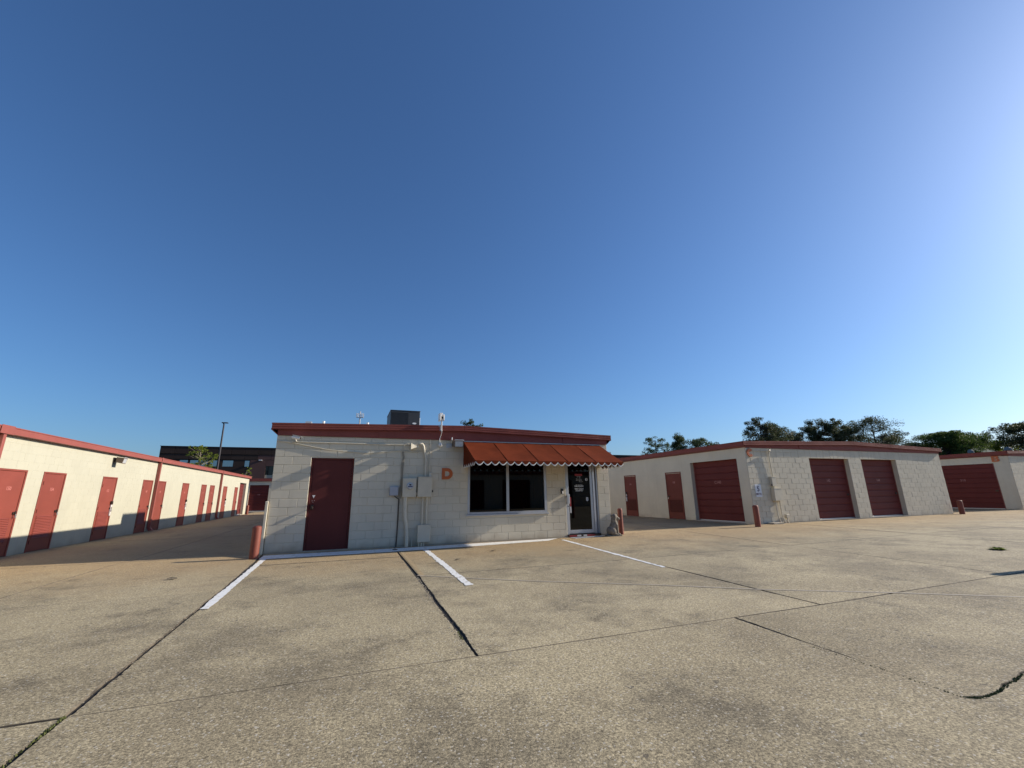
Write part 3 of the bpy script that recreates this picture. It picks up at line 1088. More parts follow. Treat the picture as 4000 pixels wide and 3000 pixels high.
# side and rear walls
for (o, rz, L_) in (((0, 27, 0), -PI / 2, 26.8), ((DW, 0.2, 0), PI / 2, 26.8)):
    fr = frame(o, rz)
    wall_core(L_, TOPW, [], fr, 0.15, M['cream'], D)
    lay_blocks(block_cells(L_, 0, 2.79, [], 0.0, 0.03), fr, rz, D, M['cream'], 0)
MB().box(0.16, DW - .16, 26.8, 26.99, -.1, TOPW).build('wall', M['cream'], D)
topD, xaD, xrD, xeD = gable_front(D, 0, DW, 0, 0.085, 3.21, 3.088, 0.135, 2.79, [2.43, 4.80, 7.95])
side_fascia(D, xaD, -1, -0.085, 27.1, 3.088, 2.92, 0.0, 2.815)
side_fascia(D, xeD, 1, -0.085, 27.1, 3.088, 2.92, DW, 2.815)
gable_roof(D, xaD, xrD, xeD, -0.065, 27.1, topD)
# grey utility door
dd = door(D, (1.34, 0.045, 0.0), 0, 1.02, 2.245, 'plain', paint='red_dark')
MB().bbox(0.915, 0.975, 0.0, 0.044, 0.98, 1.09, .006, 1).build('lock_plate', M['darkmetal'], dd)
kb = MB().lathe([(0.012, 0.0), (0.012, 0.035), (0.030, 0.045), (0.034, 0.062), (0.026, 0.078), (0.004, 0.082)], (0.945, 0.0, 1.025), 14, 'y')
kb.build('knob', M['darkmetal'], dd, smooth=True)
st = MB().add([(0.925, 0.040, 1.325), (0.995, 0.040, 1.325), (0.96, 0.040, 1.25), (0.925, 0.043, 1.325), (0.995, 0.043, 1.325), (0.96, 0.043, 1.25)], [(0, 2, 1), (3, 4, 5), (0, 1, 4, 3), (1, 2, 5, 4), (2, 0, 3, 5)])
st.build('sticker', M['white'], dd)
hol = MB()
for (x, z) in ((0.935, 1.19), (0.985, 1.195), (0.955, 1.155)):
    hol.lathe([(0.006, 0), (0.006, 0.004)], (x, 0.0435, z), 8, 'y')
hol.build('old_screw_hole', M['white'], dd)
# window
wf = MB()
for (x0, x1, z0, z1) in ((4.90, 4.965, 0.74, 2.40), (7.265, 7.34, 0.74, 2.40), (6.062, 6.142, 0.805, 2.335), (4.965, 7.265, 0.74, 0.805), (4.965, 7.265, 2.335, 2.40)):
    wf.bbox(x0, x1, -0.010 if x1 - x0 > .3 or x0 != 6.062 else -0.006, 0.08, z0, z1, .004, 1)
win = wf.build('window', M['alu'], D)
MB().bbox(4.86, 7.38, -0.055, -0.001, 0.700, 0.742, .006, 1).build('sill', M['alu'], win)
for x0, x1 in ((4.960, 6.066), (6.138, 7.270)):
    MB().box(x0, x1, 0.030, 0.036, 0.80, 2.34).build('pane', M['glass'], win)
# room behind the glass
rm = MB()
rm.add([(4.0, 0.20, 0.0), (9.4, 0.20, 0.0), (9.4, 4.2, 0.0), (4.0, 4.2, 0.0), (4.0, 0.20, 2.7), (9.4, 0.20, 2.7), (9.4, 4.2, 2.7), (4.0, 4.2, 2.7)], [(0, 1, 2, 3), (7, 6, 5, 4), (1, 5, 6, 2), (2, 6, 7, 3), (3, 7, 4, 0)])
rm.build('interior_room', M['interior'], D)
for x0, x1 in ((5.33, 5.72), (6.72, 7.10)):
    st = []
    n = 12
    for i in range(n + 1):
        x = x0 + (x1 - x0) * i / n
        st.append(lambda a, z, x=x, i=i: (x, 0.42 + a + (0.02 if i % 2 else -0.02), z))
    MB().sweep([(0, 0.25), (0, 2.45), (0.01, 2.45), (0.01, 0.25)], st).build('curtain', M['curtain'], D)
MB().box(5.1, 7.2, 1.0, 1.5, 0.0, 1.1).build('counter', M['interior'], D)
# glazed entrance door
ef = MB()
for (x0, x1, z0, z1) in ((7.985, 8.045, 0.06, 2.40), (8.945, 9.005, 0.06, 2.30), (9.075, 9.115, 0.06, 2.40), (8.045, 9.075, 2.30, 2.36)):
    ef.bbox(x0, x1, 0.0 if x0 < 9 else 0.012, 0.11, z0, z1, .004, 1)
ef.bbox(9.006, 9.074, 0.07, 0.10, 0.06, 2.30, .003, 1)
ent = ef.build('entrance_door', M['alu'], D)
lf = MB()
for (x0, x1, z0, z1) in ((8.050, 8.098, 0.10, 2.28), (8.855, 8.940, 0.10, 2.28), (8.098, 8.855, 0.10, 0.205), (8.098, 8.855, 2.20, 2.28)):
    lf.bbox(x0, x1, 0.02, 0.065, z0, z1, .004, 1)
lf.build('door_leaf', M['alu'], ent)
MB().box(8.094, 8.859, 0.040, 0.046, 0.20, 2.205).build('pane', M['glass'], ent)
pb = MB().bbox(8.150, 8.395, 0.052, 0.095, 1.165, 1.265, .008, 2)
pb.bbox(8.395, 8.84, 0.062, 0.082, 1.205, 1.225, .004, 1)
pb.build('push_bar', M['galv'], ent)
hd = MB().bbox(7.992, 8.085, -0.055, -0.012, 0.965, 1.245, .012, 2)
hd.bbox(8.02, 8.06, -0.013, 0.02, 1.0, 1.04, .004, 1)
hd.bbox(8.02, 8.06, -0.013, 0.02, 1.17, 1.21, .004, 1)
hd.build('pull_handle', M['alu'], ent)
MB().bbox(8.795, 8.845, 0.048, 0.09, 0.88, 1.13, .015, 3).build('inner_handle', M['galv'], ent)
MB().lathe([(0.016, 0), (0.016, 0.012)], (8.045, 0.0, 0.90), 12, 'y').build('lock_cylinder', M['darkmetal'], ent)
MB().box(8.125, 8.172, 0.034, 0.0385, 0.885, 1.165).build('red_decal', M['tapered'], ent)
MB().box(8.125, 8.172, 0.034, 0.0385, 0.70, 0.882).build('white_decal', M['tapewhite'], ent)
def glass_text(s, size, x, z, m, bold=0.0):
    link('glass_lettering', text_mesh(s, size, 0.001, M[m], bold, name='glass_lettering'), ent, (x, 0.037, z))
MB().box(8.345, 8.60, 0.0365, 0.0385, 1.80, 1.86).build('red_decal', M['tapered'], ent)
glass_text('Storage', 0.045, 8.475, 1.775, 'tapewhite')
glass_text('Office Hours', 0.038, 8.475, 1.705, 'tapewhite')
glass_text('Mon - Sat  8-5', 0.036, 8.48, 1.665, 'tapewhite')
glass_text('Sun  1-5', 0.036, 8.545, 1.625, 'tapewhite')
glass_text('After hours please call', 0.026, 8.475, 1.535, 'tapewhite')
glass_text('918-749-8000', 0.055, 8.475, 1.488, 'tapewhite', 0.0016)
glass_text('NO CASH', 0.068, 8.475, 1.405, 'tapewhite', 0.001)
glass_text('ACCEPTED', 0.052, 8.475, 1.35, 'tapewhite', 0.001)
MB().lathe([(0.044, 0), (0.044, 0.002)], (8.745, 0.0385, 1.69), 24, 'y').build('round_sticker', M['tapewhite'], ent)
MB().bbox(8.735, 8.757, 0.0345, 0.0362, 1.66, 1.72, .0005, 1).build('sticker_mark', M['black'], ent)
sd = MB().add([(8.70, 0.0365, 1.15), (8.775, 0.0365, 1.15), (8.775, 0.0365, 1.06), (8.7375, 0.0365, 1.03), (8.70, 0.0365, 1.06), (8.70, 0.0385, 1.15), (8.775, 0.0385, 1.15), (8.775, 0.0385, 1.06), (8.7375, 0.0385, 1.03), (8.70, 0.0385, 1.06)], [(0, 1, 2, 3, 4), (9, 8, 7, 6, 5), (0, 5, 6, 1), (1, 6, 7, 2), (2, 7, 8, 3), (3, 8, 9, 4), (4, 9, 5, 0)])
sd.build('shield_sticker', M['tapewhite'], ent)
MB().bbox(8.728, 8.747, 0.0345, 0.0362, 1.065, 1.13, .0005, 1).build('sticker_mark', M['navy'], ent)
th = MB().box(7.985, 9.115, -0.04, 0.12, -0.1, 0.085).build('threshold', M['darkmetal'], ent)
for x0, x1, mm in ((8.03, 8.28, 'tapered'), (8.285, 8.42, 'tapewhite'), (8.50, 8.62, 'tapewhite'), (8.625, 8.90, 'tapered')):
    MB().box(x0, x1, -0.0435, -0.0405, 0.022, 0.066).build('safety_tape', M[mm], ent)

# ---------------------------------------------------------------- awning
AW = thing('awning', 'rust red canvas awning with a white scalloped edge over the office window and door', 'awning', (7.0, 0, 2.4))
AX0, AX1, AYf = 4.765, 9.272, -1.50
SH = lambda x, t: x - t * (0.065 + 0.11 * (x - AX0) / (AX1 - AX0))     # the front bar hangs a little to the left
def az(t): return 2.755 + (2.105 - 2.755) * t
def canopy_seg(x0, x1):
    mb = MB()
    n, k = 10, 10
    vs = []
    for i in range(n + 1):
        x = x0 + (x1 - x0) * i / n
        s = math.sin(PI * i / n)
        for j in range(k + 1):
            t = j / k
            sag = -0.022 * s * math.sin(PI * t) + 0.007 * mnoise.noise(Vector((x * 3, t * 3, 1))) + 0.004 * mnoise.noise(Vector((x * 9, t * 2, 4)))
            vs.append((SH(x, t), -0.012 + (AYf + 0.012) * t, az(t) + sag))
    m_ = k + 1
    fs = [(i * m_ + j, i * m_ + j + 1, (i + 1) * m_ + j + 1, (i + 1) * m_ + j) for i in range(n) for j in range(k)]
    o = len(vs)
    vs2 = [(x, y + 0.001, z - 0.004) for x, y, z in vs]
    fs2 = [tuple(reversed([q + o for q in f])) for f in fs]
    mb.add(vs + vs2, fs + fs2)
    return mb
AN = 5
for i in range(AN):
    canopy_seg(AX0 + (AX1 - AX0) * i / AN, AX0 + (AX1 - AX0) * (i + 1) / AN).build('canopy_panel', M['canvas'], AW, smooth=True)
for i in range(1, AN):
    x = AX0 + (AX1 - AX0) * i / AN
    MB().tube([(x, -0.012, az(0) + .003), (SH(x, 1), AYf, az(1) + .003)], 0.006, 5).build('seam', M['canvas'], AW)
    MB().tube([(x, -0.012, az(0) - .03), (SH(x, 1), AYf + .02, az(1) - .03)], 0.012, 6).build('frame_rib', M['galv'], AW)
for x in (AX0, AX1):
    MB().add([(x - .003, -0.012, az(0)), (SH(x, 1) - .003, AYf, az(1)), (SH(x, 1) - .003, AYf, 2.085), (x - .003, -0.012, 2.085), (x + .003, -0.012, az(0)), (SH(x, 1) + .003, AYf, az(1)), (SH(x, 1) + .003, AYf, 2.085), (x + .003, -0.012, 2.085)],
             [(0, 1, 2, 3), (7, 6, 5, 4), (0, 4, 5, 1), (1, 5, 6, 2), (2, 6, 7, 3), (3, 7, 4, 0)]).build('side_panel', M['canvas'], AW)
def scallop(p0, p1, n, zt, name_p, outn):
    """valance strip from p0 to p1 with n lobes and the white binding along its edge"""
    p0, p1, outn = Vector(p0), Vector(p1), Vector(outn)
    per = 10
    N = n * per
    vt, vb, vc = [], [], []
    for i in range(N + 1):
        t = i / N
        ph = (i % per) / per
        lob = math.sin(PI * ph)
        jit = 0.006 * mnoise.noise(Vector((t * 17, p0.x, 5)))
        ob = outn * (0.008 * lob + 0.008 * mnoise.noise(Vector((t * 9, p0.y, 2))))
        z = 2.070 - 0.075 * lob + jit
        c = p0.lerp(p1, t)
        vt.append(Vector((c.x, c.y, zt)))
        vb.append(Vector((c.x, c.y, z)) + ob)
    mb = MB()
    k = N + 1
    e = outn * 0.003
    vs = [v + e for v in vt] + [v + e for v in vb] + [v - e for v in vb] + [v - e for v in vt]
    fs = []
    for i in range(N):
        for r in range(3):
            fs.append((r * k + i, r * k + i + 1, (r + 1) * k + i + 1, (r + 1) * k + i))
    mb.add(vs, fs).build('valance', M['canvas'], AW)
    tr = MB()
    e2 = outn * 0.0055
    w = Vector((0, 0, 0.030))
    vs = [v + w + e2 for v in vb] + [v + e2 for v in vb] + [v - e2 for v in vb] + [v + w - e2 for v in vb]
    tr.add(vs, fs).build('scallop_trim', M['trimwhite'], AW)
scallop((SH(AX0, 1), AYf - .004, 0), (SH(AX1, 1), AYf - .004, 0), 21, 2.118, 'front', (0, -1, 0))
scallop((AX0 - .004, -0.02, 0), (SH(AX0, 1) - .004, AYf, 0), 6, 2.118, 'l', (-1, 0, 0))
scallop((SH(AX1, 1) + .004, AYf, 0), (AX1 + .004, -0.02, 0), 6, 2.118, 'r', (1, 0, 0))
MB().bbox(AX0 - .01, AX1 + .01, -0.030, -0.006, 2.758, 2.785, .004, 1).build('head_rail', M['galv'], AW)
fb = MB()
fb.tube([(SH(AX0, 1) + .02, AYf + .015, 2.10), (SH(AX1, 1) - .02, AYf + .015, 2.10)], 0.013, 8)
for x in (AX0 + .02, AX1 - .02):
    fb.tube([(SH(x, 1), AYf + .015, 2.10), (x, -0.02, 2.10)], 0.013, 8)
fb.build('frame_bar', M['galv'], AW)

# ---------------------------------------------------------------- fittings on the office front
mt = thing('electric_meter', 'cream electric meter box with a round glass dial and wide pipe below it', 'meter', (3.28, 0, 1.24))
MB().bbox(3.10, 3.45, -0.14, -0.012, 1.24, 1.73, .008, 2).build('housing', M['cream_flat'], mt)
MB().lathe([(0.092, 0.0), (0.092, 0.012), (0.082, 0.02), (0.082, 0.05), (0.07, 0.066), (0.02, 0.07)], (3.285, -0.14, 1.525), 28, 'y').build('meter_dial', M['lens'], mt, smooth=True)
MB().bbox(3.225, 3.345, -0.2145, -0.2095, 1.500, 1.525, .002, 1).build('dial_plate', M['navy'], mt)
MB().bbox(3.258, 3.312, -0.2145, -0.2095, 1.54, 1.575, .002, 1).build('display', M['black'], mt)
MB().tube([(3.185, -0.075, 1.24), (3.185, -0.075, 1.0), (3.20, -0.075, 0.72), (3.245, -0.075, 0.50), (3.262, -0.075, 0.34), (3.268, -0.075, -0.03)], 0.045, 14).build('conduit', M['pipe'], mt, smooth=True)
MB().tube([(3.185, -0.075, 1.18), (3.185, -0.075, 1.238)], 0.052, 14).build('coupling', M['pipe'], mt, smooth=True)

bp_ = thing('breaker_box', 'plain cream breaker box right of the round meter, a bent pipe rising above it', 'electrical box', (3.68, 0, 1.24))
MB().bbox(3.495, 3.87, -0.15, -0.012, 1.24, 1.755, .006, 2).build('housing', M['cream_flat'], bp_)
MB().bbox(3.488, 3.877, -0.158, -0.010, 1.756, 1.772, .004, 1).build('rain_lip', M['cream_flat'], bp_)
MB().bbox(3.871, 3.91, -0.12, -0.06, 1.36, 1.415, .004, 1).build('switch_handle', M['black'], bp_)
MB().tube([(3.695, -0.05, 1.772), (3.695, -0.05, 2.22), (3.685, -0.05, 2.30), (3.645, -0.05, 2.46), (3.635, -0.055, 2.50)], 0.024, 10).build('conduit', M['pipe'], bp_, smooth=True)
MB().tube([(3.64, -0.055, 2.48), (3.615, -0.06, 2.60), (3.575, -0.07, 2.66), (3.52, -0.075, 2.655)], 0.034, 10).build('weather_head', M['pipe'], bp_, smooth=True)
MB().tube([(3.645, -0.06, 0.53), (3.645, -0.06, 1.24)], 0.020, 10).build('conduit', M['pipe'], bp_, smooth=True)
MB().tube([(3.758, -0.06, 0.53), (3.758, -0.06, 1.24)], 0.020, 10).build('conduit', M['pipe'], bp_, smooth=True)
MB().bbox(3.45, 3.494, -0.09, -0.03, 1.30, 1.36, .004, 1).build('coupling', M['pipe'], bp_)
MB().tube([(3.805, -0.03, 1.86), (3.805, -0.03, 2.80)], 0.012, 8).build('conduit', M['pipe'], bp_, smooth=True)
MB().bbox(3.79, 3.86, -0.07, -0.012, 1.773, 1.875, .004, 1).build('outlet_box', M['pipe'], bp_)

pbx = thing('pull_box', 'low cream utility box standing on short pipes at the wall foot', 'electrical box', (3.69, 0, 0))
MB().bbox(3.53, 3.855, -0.17, -0.012, 0.10, 0.53, .008, 2).build('housing', M['cream_flat'], pbx)
for x in (3.58, 3.64, 3.70):
    MB().tube([(x, -0.10, -0.04), (x, -0.10, 0.10)], 0.022, 10).build('pipe_stub', M['pipe'], pbx, smooth=True)

gb = thing('junction_box', 'small blue grey plastic box left of the round electric meter', 'electrical box', (2.88, 0, 1.28))
MB().bbox(2.775, 2.995, -0.09, -0.012, 1.285, 1.525, .012, 2).build('housing', M['grey'], gb)
MB().bbox(2.785, 2.985, -0.098, -0.091, 1.295, 1.515, .004, 1).build('cover', M['grey'], gb)
MB().tube([(2.90, -0.05, 1.285), (2.96, -0.06, 1.23), (3.02, -0.05, 1.20)], 0.012, 6).build('cable_tail', M['black'], gb)

MB().tube([(3.025, -0.03, 1.20), (3.025, -0.03, 0.55), (3.01, -0.03, -0.03)], 0.015, 8).build('conduit_pipe', M['darkmetal'], smooth=True, label='thin dark pipe running down the wall left of the wide cream pipe', cat='pipe')
MB().tube([(3.40, -0.05, -0.03), (3.40, -0.05, 0.16), (3.42, -0.05, 0.17)], 0.013, 8).build('stub_pipe', M['pipe'], smooth=True, label='short capped stub pipe between the wide cream pipe and low utility box', cat='pipe')
cb = MB()
for k, off in enumerate((0.0, 0.018, -0.014)):
    pts = [(3.07 + off, -0.028 - .006 * k, 2.44), (3.10 + off, -0.03, 2.29), (3.075 + off * 1.6, -0.03, 2.12), (3.075 + off, -0.03, 1.85), (3.07 + off * 1.5, -0.03, 1.58), (3.04 + off * 2, -0.035, 1.35), (3.03 + off * 2.5, -0.035, 1.20)]
    cb.tube(pts, 0.0085, 6)
cb.build('cable_bundle', M['cablegrey'], smooth=True, label='loose bundle of painted cables hanging between the grey box and wall top', cat='cable')
MB().tube([(0.012, -0.028, 2.652), (0.22, -0.03, 2.63), (0.46, -0.03, 2.588), (0.80, -0.03, 2.525), (1.15, -0.03, 2.46), (1.58, -0.03, 2.42), (2.16, -0.03, 2.385), (2.45, -0.03, 2.41), (2.98, -0.03, 2.468), (3.07, -0.03, 2.45)], 0.010, 6).build('wall_cable', M['pipe'], smooth=True, label='sagging cream cable running along the wall over the red steel door', cat='cable')
MB().tube([(0.34, -0.03, 2.632), (1.5, -0.03, 2.63), (2.6, -0.03, 2.622), (3.30, -0.03, 2.635), (3.52, -0.04, 2.65)], 0.013, 8).build('wall_conduit', M['pipe'], smooth=True, label='straight cream pipe along the wall top from the security camera to the horn', cat='pipe')
MB().tube([(3.065, -0.03, 2.45), (3.07, -0.04, 2.54), (3.10, -0.05, 2.62), (3.17, -0.05, 2.672), (3.24, -0.04, 2.66)], 0.008, 6).build('cable_loop', M['pipe'], smooth=True, label='pale cable loop curving up left of the horn speaker', cat='cable')
MB().tube([(3.08, -0.03, 2.455), (3.28, -0.03, 2.44), (3.50, -0.03, 2.445), (3.62, -0.03, 2.475)], 0.008, 6).build('short_cable', M['pipe'], smooth=True, label='short cream cable sagging below the horn speaker', cat='cable')

hn = thing('horn_speaker', 'cream horn loudspeaker at the wall top facing left', 'speaker', (3.36, 0, 2.56))
hv = []
for (x, w_, h_) in ((3.265, .085, .085), (3.275, .08, .08), (3.36, .045, .04), (3.43, .022, .022), (3.455, .03, .03), (3.47, .03, .03)):
    hv += [(x, -0.11 - w_, 2.575 - h_), (x, -0.11 + w_, 2.575 - h_), (x, -0.11 + w_, 2.575 + h_), (x, -0.11 - w_, 2.575 + h_)]
MB().add(hv, [(r * 4 + k, r * 4 + (k + 1) % 4, r * 4 + 4 + (k + 1) % 4, r * 4 + 4 + k) for r in range(5) for k in range(4)] + [(3, 2, 1, 0), (20, 21, 22, 23)]).build('horn', M['pipe'], hn)
MB().bbox(3.40, 3.44, -0.10, -0.012, 2.55, 2.60, .004, 1).build('bracket', M['pipe'], hn)

sc_ = thing('security_camera', 'white bullet security camera under the red roof edge near the left wall corner', 'camera', (0.45, 0, 2.70))
MB().tube([(0.37, -0.14, 2.735), (0.37, -0.16, 2.735), (0.54, -0.22, 2.70)], 0.038, 12).build('body', M['white'], sc_, smooth=True)
MB().add([(0.36, -0.11, 2.782), (0.36, -0.20, 2.782), (0.575, -0.285, 2.74), (0.575, -0.165, 2.74), (0.36, -0.11, 2.788), (0.36, -0.20, 2.788), (0.575, -0.285, 2.746), (0.575, -0.165, 2.746)], [(0, 1, 2, 3), (7, 6, 5, 4), (0, 4, 5, 1), (1, 5, 6, 2), (2, 6, 7, 3), (3, 7, 4, 0)]).build('sun_shield', M['white'], sc_)
MB().tube([(0.539, -0.22, 2.70), (0.545, -0.222, 2.699)], 0.032, 12).build('lens', M['black'], sc_)
MB().tube([(0.42, -0.17, 2.70), (0.44, -0.10, 2.655), (0.44, -0.012, 2.655)], 0.016, 8).build('arm', M['white'], sc_)

an = thing('wireless_antenna', 'white flat panel antenna on a short mast fixed to the red roof edge', 'antenna', (4.07, -0.2, 3.0))
MB().tube([(4.065, -0.235, 3.02), (4.065, -0.235, 3.30), (4.075, -0.25, 3.52)], 0.020, 10).build('mast', M['galv'], an, smooth=True)
MB().bbox(3.985, 4.03, -0.36, -0.13, 3.285, 3.505, .018, 3).build('panel', M['white'], an)
MB().bbox(4.10, 4.13, -0.33, -0.17, 3.30, 3.47, .010, 2).build('radio_unit', M['white'], an)
MB().bbox(4.03, 4.10, -0.27, -0.21, 3.36, 3.41, .006, 1).build('clamp', M['black'], an)
br = MB().bbox(4.03, 4.10, -0.215, -0.146, 3.02, 3.05, .004, 1)
br.bbox(4.04, 4.09, -0.16, -0.146, 3.03, 3.20, .004, 1)
br.bbox(4.0, 4.05, -0.215, -0.146, 3.14, 3.18, .004, 1)
br.build('bracket', M['galv'], an)
MB().tube([(4.075, -0.225, 3.05), (4.085, -0.20, 2.98), (4.082, -0.10, 2.90), (4.055, -0.065, 2.80), (4.075, -0.06, 2.69)], 0.010, 6).build('cable', M['white'], an)

dc = thing('dome_camera', 'small white dome camera on the wall just below the antenna cable', 'camera', (4.09, 0, 2.64))
MB().lathe([(0.055, 0.0), (0.058, 0.02), (0.052, 0.045), (0.036, 0.07), (0.004, 0.082)], (4.085, -0.012, 2.645), 20, 'y').build('dome', M['white'], dc, smooth=True)
MB().lathe([(0.014, 0.0), (0.012, 0.014)], (4.09, -0.086, 2.64), 12, 'y').build('lens', M['black'], dc)

def floodlight(loc, rz, label, group=None):
    t = thing('floodlight', label, 'floodlight', loc, group)
    def P(mb, nm, m, **k):
        return mb.build(nm, M[m], t, loc, rz, **k)
    P(MB().bbox(-0.13, 0.13, -0.028, -0.012, -0.08, 0.08, .004, 1), 'wall_plate', 'darkmetal')
    P(MB().bbox(-0.05, 0.05, -0.10, -0.027, -0.04, 0.04, .004, 1), 'arm', 'darkmetal')
    hv = [(-.13, -.10, -.085), (.13, -.10, -.085), (.13, -.10, .095), (-.13, -.10, .095), (-.135, -.27, -.125), (.135, -.27, -.125), (.135, -.31, .06), (-.135, -.31, .06)]
    P(MB().add(hv, [(0, 1, 2, 3), (4, 7, 6, 5), (0, 4, 5, 1), (1, 5, 6, 2), (2, 6, 7, 3), (3, 7, 4, 0)]), 'housing', 'brown')
    gl = [(-.11, -.278, -.105), (.11, -.278, -.105), (.11, -.311, .04), (-.11, -.311, .04), (-.11, -.270, -.105), (.11, -.270, -.105), (.11, -.303, .04), (-.11, -.303, .04)]
    P(MB().add(gl, [(0, 1, 2, 3), (7, 6, 5, 4), (0, 4, 5, 1), (1, 5, 6, 2), (2, 6, 7, 3), (3, 7, 4, 0)]), 'lens', 'lens')
    P(MB().bbox(-.13, .13, -.325, -.305, .062, .085, .004, 1), 'visor', 'galv')
    return t
fl = floodlight((4.56, 0, 2.69), 0, 'brown floodlight with a pale lens at the left top corner of the awning', 'floodlights under the eaves')
MB().tube([(4.40, -0.05, 2.76), (4.40, -0.10, 2.80), (4.40, -0.10, 2.86)], 0.02, 8).build('photocell', M['galv'], fl, smooth=True)
MB().bbox(4.26, 4.42, -0.022, -0.012, 2.57, 2.69, .003, 1).build('cover_plate', M['galv'], fl)
floodlight((-5.9, 6.86, 2.62), PI / 2, 'dark floodlight high on the sunlit wall above the narrow red doors', 'floodlights under the eaves')

kp = thing('keypad', 'black and white access keypad on the wall left of the glass door', 'keypad', (7.85, 0, 1.34))
MB().bbox(7.805, 7.885, -0.045, -0.012, 1.265, 1.415, .006, 2).build('case', M['black'], kp)
MB().bbox(7.835, 7.882, -0.052, -0.044, 1.27, 1.345, .003, 1).build('button_pad', M['white'], kp)

# letter D
sx = 0.305
oD = [(0, 0), (0.13, 0)] + arc(0.14, 0.155, 0.165, 0.155, -90, 90, 14)[1:-1] + [(0.13, 0.31), (0, 0.31)]
iD = [(0.085, 0.085), (0.125, 0.085)] + arc(0.13, 0.155, 0.085, 0.070, -80, 80, 10) + [(0.125, 0.225), (0.085, 0.225)]
link('letter', shape_mesh([oD, iD], 0.012, M['orange']), None, (4.155, -0.019, 1.70), 0, 'bold orange letter D on the cream wall left of the awning', 'letter', 'orange building letters')

cg = thing('corner_guard', 'cream metal guard strip on the left corner of the office wall', 'corner guard', (-0.03, 0, 0))
MB().bbox(-0.075, -0.012, -0.06, 0.10, 0.0, 1.2, .012, 2).build('guard', M['pipe'], cg)

# ---------------------------------------------------------------- roof fittings on the office
hv_ = thing('rooftop_unit', 'dark grey air conditioning unit with a grille standing on the office roof', 'air conditioner', (3.95, 8.4, 3.2))
MB().bbox(3.30, 4.60, 7.5, 9.4, 3.28, 4.99, .012, 2).build('cabinet', M['hvac'], hv_)
MB().box(3.26, 4.64, 7.46, 9.44, 3.0, 3.27).build('roof_curb', M['galv'], hv_)
gr = MB()
for i in range(15):
    x = 3.35 + i * 0.051
    gr.box(x, x + .012, 7.470, 7.498, 3.42, 4.90)
for (z0, z1) in ((3.38, 3.42), (4.11, 4.18), (4.90, 4.94)):
    gr.box(3.335, 4.10, 7.462, 7.498, z0, z1)
gr.build('grille', M['hvac'], hv_)
MB().box(3.345, 4.09, 7.485, 7.4985, 3.40, 4.92).build('coil', M['hvacgrille'], hv_)
MB().bbox(3.285, 4.615, 7.485, 9.415, 4.992, 5.02, .006, 1).build('top_panel', M['hvac'], hv_)
bd = MB().lathe([(0.09, 0.0), (0.09, 0.006)], (0, 0, 0), 20, 'y')
bd.v = [(x * 1.0 + 4.36, y + 7.498, z * 0.42 + 4.44) for x, y, z in bd.v]
bd.build('badge', M['white'], hv_)
MB().bbox(4.602, 4.64, 7.7, 8.5, 3.5, 4.75, .01, 1).build('side_panel', M['galv'], hv_)
v1 = thing('roof_vent', 'low sloped galvanised vent hood on the office roof near its left end', 'roof vent', (0.58, 0.8, 3.08))
MB().add([(0.42, 0.75, 3.06), (0.68, 0.75, 3.06), (0.68, 0.95, 3.06), (0.42, 0.95, 3.06), (0.54, 0.75, 3.285), (0.68, 0.75, 3.285), (0.68, 0.95, 3.285), (0.54, 0.95, 3.285)], [(0, 3, 2, 1), (4, 5, 6, 7), (0, 1, 5, 4), (1, 2, 6, 5), (2, 3, 7, 6), (3, 0, 4, 7)]).build('hood', M['galv'], v1)
for x, zt, lb in ((0.98, 3.27, 'short white vent pipe on the office roof beside the sloped vent hood'), (2.14, 3.28, 'short white vent pipe on the office roof left of the dark air conditioner')):
    t = thing('vent_pipe', lb, 'vent pipe', (x, 0.8, 3.1), 'white vent pipes on the office roof')
    MB().tube([(x, 0.8, 3.0), (x, 0.8, zt)], 0.03, 10).build('pipe', M['white'], t, smooth=True)
    MB().tube([(x, 0.8, zt), (x, 0.8, zt + .045)], 0.036, 10).build('cap', M['white'], t, smooth=True)

# ---------------------------------------------------------------- building L (row of narrow doors)
LB = thing('storage_building', 'long sunlit cream block building with a row of narrow red doors, at the left', 'building', (-5.9, 12, 0))
LY0, LY1 = -4.0, 29.42
frL = frame((-5.9, LY0, 0), PI / 2)
ldoors = [(1.63, 2.63, 'louver', '150'), (3.29, 4.29, 'louver', '154'), (6.35, 7.33, 'louver', '153'), (9.45, 10.40, 'louver', '147'), (10.86, 11.82, 'panel', '145'), (13.96, 14.92, 'panel', '143'), (17.0, 17.95, 'panel', '141'),
          (18.65, 19.62, 'panel', '139'), (21.69, 22.68, 'panel', '137'), (24.82, 25.78, 'panel', '135')]
opL = [(a - LY0, b - LY0, -0.15, 2.045) for a, b, _, _ in ldoors] + [(26.35 - LY0, 28.57 - LY0, -0.15, 2.40)]
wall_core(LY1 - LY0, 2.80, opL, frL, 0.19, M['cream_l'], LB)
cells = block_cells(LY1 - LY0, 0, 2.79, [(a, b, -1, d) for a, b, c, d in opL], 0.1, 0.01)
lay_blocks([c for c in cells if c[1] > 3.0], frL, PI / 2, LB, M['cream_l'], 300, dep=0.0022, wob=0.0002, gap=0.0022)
for i, (a, b, s, nnum) in enumerate(ldoors):
    door(LB, (-5.9 - .0, (a + b) / 2, 0.0), PI / 2, round(b - a, 2), 2.043, s, nnum, 'pink', 'l', strip=i in (2, 5, 8))
roller(LB, (-5.9, 27.46, 0.02), PI / 2, 2.22, 2.37, 0.2, None, 9)
MB().box(-12, -6.09, LY0, LY0 + .2, -.1, 2.80).build('wall', M['cream_l'], LB)
MB().box(-12, -5.9, LY1 - .2, LY1, -.1, 2.795).build('wall', M['cream_l'], LB)
side_fascia(LB, -5.775, 1, LY0 - .1, LY1 + .15, 2.985, 2.815, -5.9, 2.80, 'red_pale')
